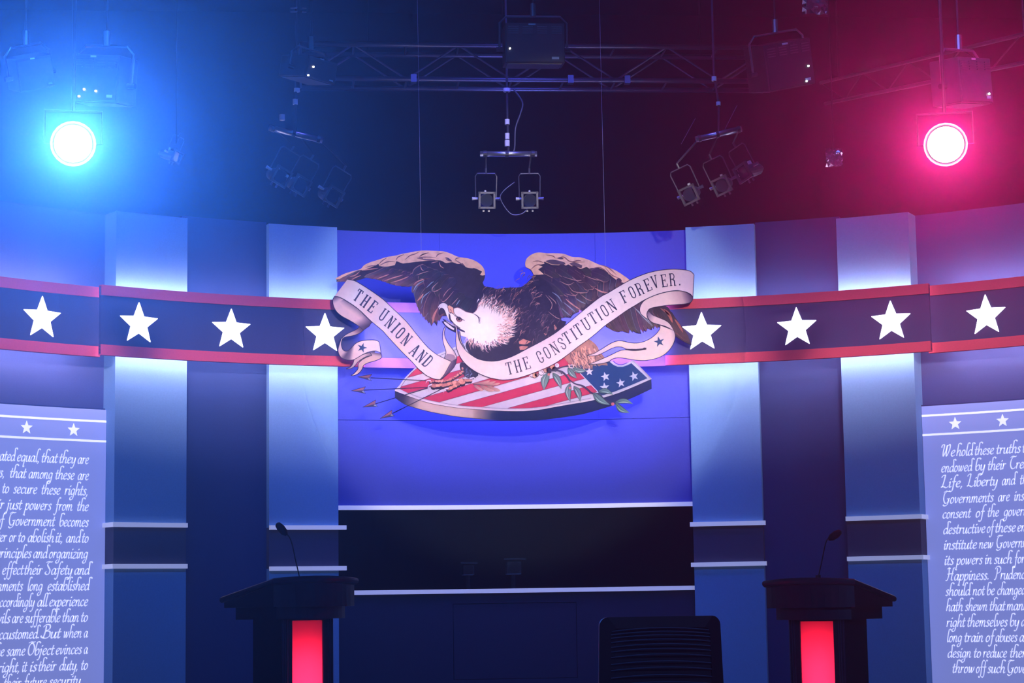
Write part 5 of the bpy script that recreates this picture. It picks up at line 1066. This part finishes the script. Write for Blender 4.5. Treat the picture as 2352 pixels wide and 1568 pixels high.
# right drop
t, b0, b1 = hanger('right hanging bar sloping up to the right', (1640, 175), (1651, 238), (1598, 320), (1703, 296), 16.2, [(1640, 176, 186, .020), (1650, 234, 242, .018)])
spot('profile spotlight at the lower end of the right sloping bar, lens catching light', at(1583, 447, 16.2), rotm(.3, -.35, -.5), bar=b0 + (b1 - b0) * .08)
spot('profile spotlight at the middle of the right sloping bar', at(1658, 426, 16.2), rotm(.3, -.35, -.5), bar=b0 + (b1 - b0) * .5)
spot('profile spotlight turned away at the upper end of the right sloping bar', at(1708, 396, 16.4), rotm(.3, -.35, -.9), bar=b0 + (b1 - b0) * .95)

for q0, q1 in (((1597, 272), (1565, 330)), ((1693, 242), (1665, 297))): MB().tube([at(*q0, 16.2), at(*q1, 16.2)], .0025, 6).build('safety_cable', M['truss'], t)
# truss running towards the viewer on the red side
tr2 = thing('lighting_truss', 'slanting side truss in the red glare between the two flood lights', 'truss', tuple(at(1900, 200, 17.5)))
ca, cb, cc2, cd2 = at(1885, 190, 17.6), at(2420, 62, 13.2), at(1895, 238, 17.6), at(2420, 130, 13.2)
MB().tube([ca, cb], .016, 8).build('chord', M['fixgrey'], tr2); MB().tube([cc2, cd2], .016, 8).build('chord', M['fixgrey'], tr2)
for k in range(9):
    u, v = k / 9, (k + 1) / 9; A0, B0 = (ca + (cb - ca) * u, cc2 + (cd2 - cc2) * v) if k % 2 == 0 else (cc2 + (cd2 - cc2) * u, ca + (cb - ca) * v)
    MB().tube([A0, B0], .006, 6).build('brace', M['fix'], tr2)
for P_ in (ca * .9 + cb * .1, ca * .1 + cb * .9): MB().tube([P_, (P_[0], P_[1], CEIL)], .008, 6).build('hoist_cable', M['fix'], tr2)
# small faint fixtures
spot('faint distant profile spotlight between the blue lamp and the left sloping bar', at(405, 360, 16.6), rotm(.3, .2, .9), group=None, s=.55, bar=at(405, 330, 16.6))
MB().tube([at(405, 330, 16.6), np.array([at(405, 330, 16.6)[0], 16.6, CEIL])], .007, 6).build('drop_pipe', M['fix'], [o for o in bpy.data.objects if o.name.startswith('profile_spotlight')][-1])
bk = thing('pipe_bracket', 'small bright metal bracket at the top edge above the grey diamond lamp', 'bracket', tuple(at(685, 20, 15.4)))
for x0_, x1_ in ((667, 684), (693, 704)):
    for y_ in (18, 27): MB().tube([at(x0_, y_, 15.4), at(x1_, y_, 15.4)], .006, 8).build('bracket_arm', M['steel'], bk)
MB().tube([at(686, 30, 15.4), np.array([at(686, 30, 15.4)[0], 15.4, CEIL])], .012, 8).build('drop_pipe', M['fix'], bk)
# soft box lights
def boxlight(label, c, size, rm, material, yoke=True, louvres=True, dots=(), hang=None, group='box flood lights', pipe_r=.008):
    t = thing('flood_light', label, 'flood light', tuple(c), group); w_, d_, h_ = size
    def q(x, y, z): return c + rm @ np.array([x, y, z])
    MB().box(c, size, rm).build('housing', material, t, bevel=.006)
    rc = MB().box(q(0, -d_ / 2 - .003, -.02 * h_), (w_ * .94, .006, h_ * .90), rm).build('rear_cover', material, t, bevel=.002)
    if louvres:
        for g in range(4):
            for k in range(4):
                MB().box(q(-w_ * .36 + g * w_ * .24, -d_ / 2 - .009, h_ * .40 - k * h_ * .055), (w_ * .17, .006, h_ * .018), rm).build('louvre', M['fixgrey'], rc)
    MB().box(q(w_ * .34, -d_ / 2 - .008, -h_ * .38), (w_ * .12, .003, h_ * .06), rm).build('rating_label', M['labelm'], rc)
    MB().box(q(-w_ * .05, -d_ / 2 - .008, h_ * .46), (w_ * .12, .003, h_ * .04), rm).build('rating_label', M['labelm'], rc)
    if yoke:
        zt = h_ * .5 + .07
        MB().tube([q(-w_ / 2 - .03, 0, -h_ * .1), q(-w_ / 2 - .03, 0, zt - .05), q(-w_ / 2 + .02, 0, zt), q(w_ / 2 - .02, 0, zt), q(w_ / 2 + .03, 0, zt - .05), q(w_ / 2 + .03, 0, -h_ * .1)], .009, 8).build('yoke', M['steel'], t)
        for s_ in (-1, 1): MB().tube([q(s_ * (w_ / 2 - .005), 0, -h_ * .1), q(s_ * (w_ / 2 + .055), 0, -h_ * .1)], .018, 10).build('yoke_knob', M['fix'], t)
    zt = h_ * .5 + (.07 if yoke else 0)
    top = q(0, 0, zt); MB().tube([top, top + np.array([0, 0, .10])], .022, 10).build('hook_clamp', M['steel'], t)
    MB().tube([top + np.array([0, 0, .08]), np.array([top[0], top[1], CEIL])], pipe_r, 8).build('drop_pipe', M['fix'], t)
    for dx, dz in dots: MB().tube([q(dx * w_, -d_ / 2 - .006, dz * h_), q(dx * w_, -d_ / 2 - .014, dz * h_)], .006, 8).build('indicator', M['indicator'], t)
    MB().box(q(0, 0, -h_ / 2 - .004), (w_ * .9, d_ * .86, .006), rm).build('front_diffuser', M['fixgrey'], t)
    return t
boxlight('grey louvred flood light hanging right above the red beam lamp', at(2208, 190, 13.4), (.34, .24, .30), rotm(.05, -.12, .60), M['fixgrey'], dots=[(.35, -.3)], hang=None)
boxlight('flood light hanging in blue glare right above the blue beam lamp', at(240, 185, 13.4), (.34, .24, .30), rotm(.1, .12, -.40), M['fixgrey'], dots=[(-.2, -.25), (.05, -.28), (-.3, -.4)])
boxlight('dark flood light between the right sloping bar and the red glare', at(1790, 150, 15.0), (.42, .26, .34), rotm(.2, -.25, .35), M['fix'], dots=[(.38, -.1), (.30, -.42)])
boxlight('black flood light hanging in front of the truss above the centre bar', at(1225, 105, 15.4), (.45, .26, .30), rotm(.1, 0, 0), M['fix'], dots=[(-.42, -.15)])
boxlight('flood light whose grey diamond underside shows beside the truss end', at(708, 160, 15.4), (.30, .30, .16), rotm(.18, .05, .75), M['fix'], louvres=False, dots=[(-.3, .0), (-.42, -.45)])
boxlight('faint flood light at the blue edge of the rig beside the glare', at(68, 165, 14.2), (.26, .2, .22), rotm(.3, -.3, .5), M['fixgrey'], louvres=False)
# crumpled foil hangings
def foil(label, x0, y0, x1, y1, Y):
    a_, b_ = at(x0, y0, Y), at(x1, y1, Y); nx, nz = 7, 8; V = []
    rs = random.Random(x0)
    for i in range(nz + 1):
        for j in range(nx + 1):
            V.append((a_[0] + (b_[0] - a_[0]) * j / nx, Y + rs.uniform(-.03, .03), a_[2] + (b_[2] - a_[2]) * i / nz))
    n0 = len(V); V += [(x, y + .004, z) for x, y, z in V]
    w_ = nx + 1; Fc = [(i * w_ + j, i * w_ + j + 1, (i + 1) * w_ + j + 1, (i + 1) * w_ + j) for i in range(nz) for j in range(nx)]
    Fc += [tuple(n0 + k for k in f[::-1]) for f in Fc]
    t = thing('foil_wrap', label, 'foil', ((a_[0] + b_[0]) / 2, Y, b_[2]), 'crumpled foil wraps')
    MB().add(V, Fc).build('foil_sheet', M['foil'], t); MB().tube([((a_[0] + b_[0]) / 2, Y + .01, a_[2] - .02), ((a_[0] + b_[0]) / 2, Y + .01, CEIL)], .006, 6).build('drop_pipe', M['fix'], t)
foil('crumpled foil wrapped fixture at the very top near the dark flood light', 1842, -30, 1902, 32, 15.0)
foil('small crumpled foil wrap hanging alone left of the red glare', 1896, 340, 1936, 382, 16.4)

# beam lamps
def beam(label, P, core, group):
    t = thing('beam_lamp', label, 'stage lamp', tuple(P), group); d = CAM - P; d = d / np.linalg.norm(d)
    MB().tube([P - d * .34, P - d * .28, P - d * .02, P + d * .06], [.06, .11, .12, .135], 24, cap=False).build('housing', M['fix'], t)
    MB().tube([P - d * .34, P - d * .33], .06, 16).build('rear_cap', M['fix'], t)
    MB().tube([P - d * .01, P + d * .01], [.112, .112], 28).build('lens', core, t)
    s_ = np.cross(d, [0, 0, 1.]); s_ /= np.linalg.norm(s_)
    Pm = P - d * .14
    MB().tube([Pm - s_ * .13, Pm - s_ * .17 , Pm - s_ * .17 + np.array([0, 0, .2]), Pm + s_ * .17 + np.array([0, 0, .2]), Pm + s_ * .17, Pm + s_ * .13], .010, 8).build('yoke', M['fix'], t)
    MB().tube([Pm + np.array([0, 0, .2]), Pm + np.array([0, 0, .30]), np.array([Pm[0], Pm[1], CEIL])], .012, 8).build('drop_pipe', M['fix'], t)
beam('stage beam lamp shining blue white straight at the viewer', BLUE_P, M['blue_core'], None)
beam('stage beam lamp shining red pink straight at the viewer', RED_P, M['red_core'], None)
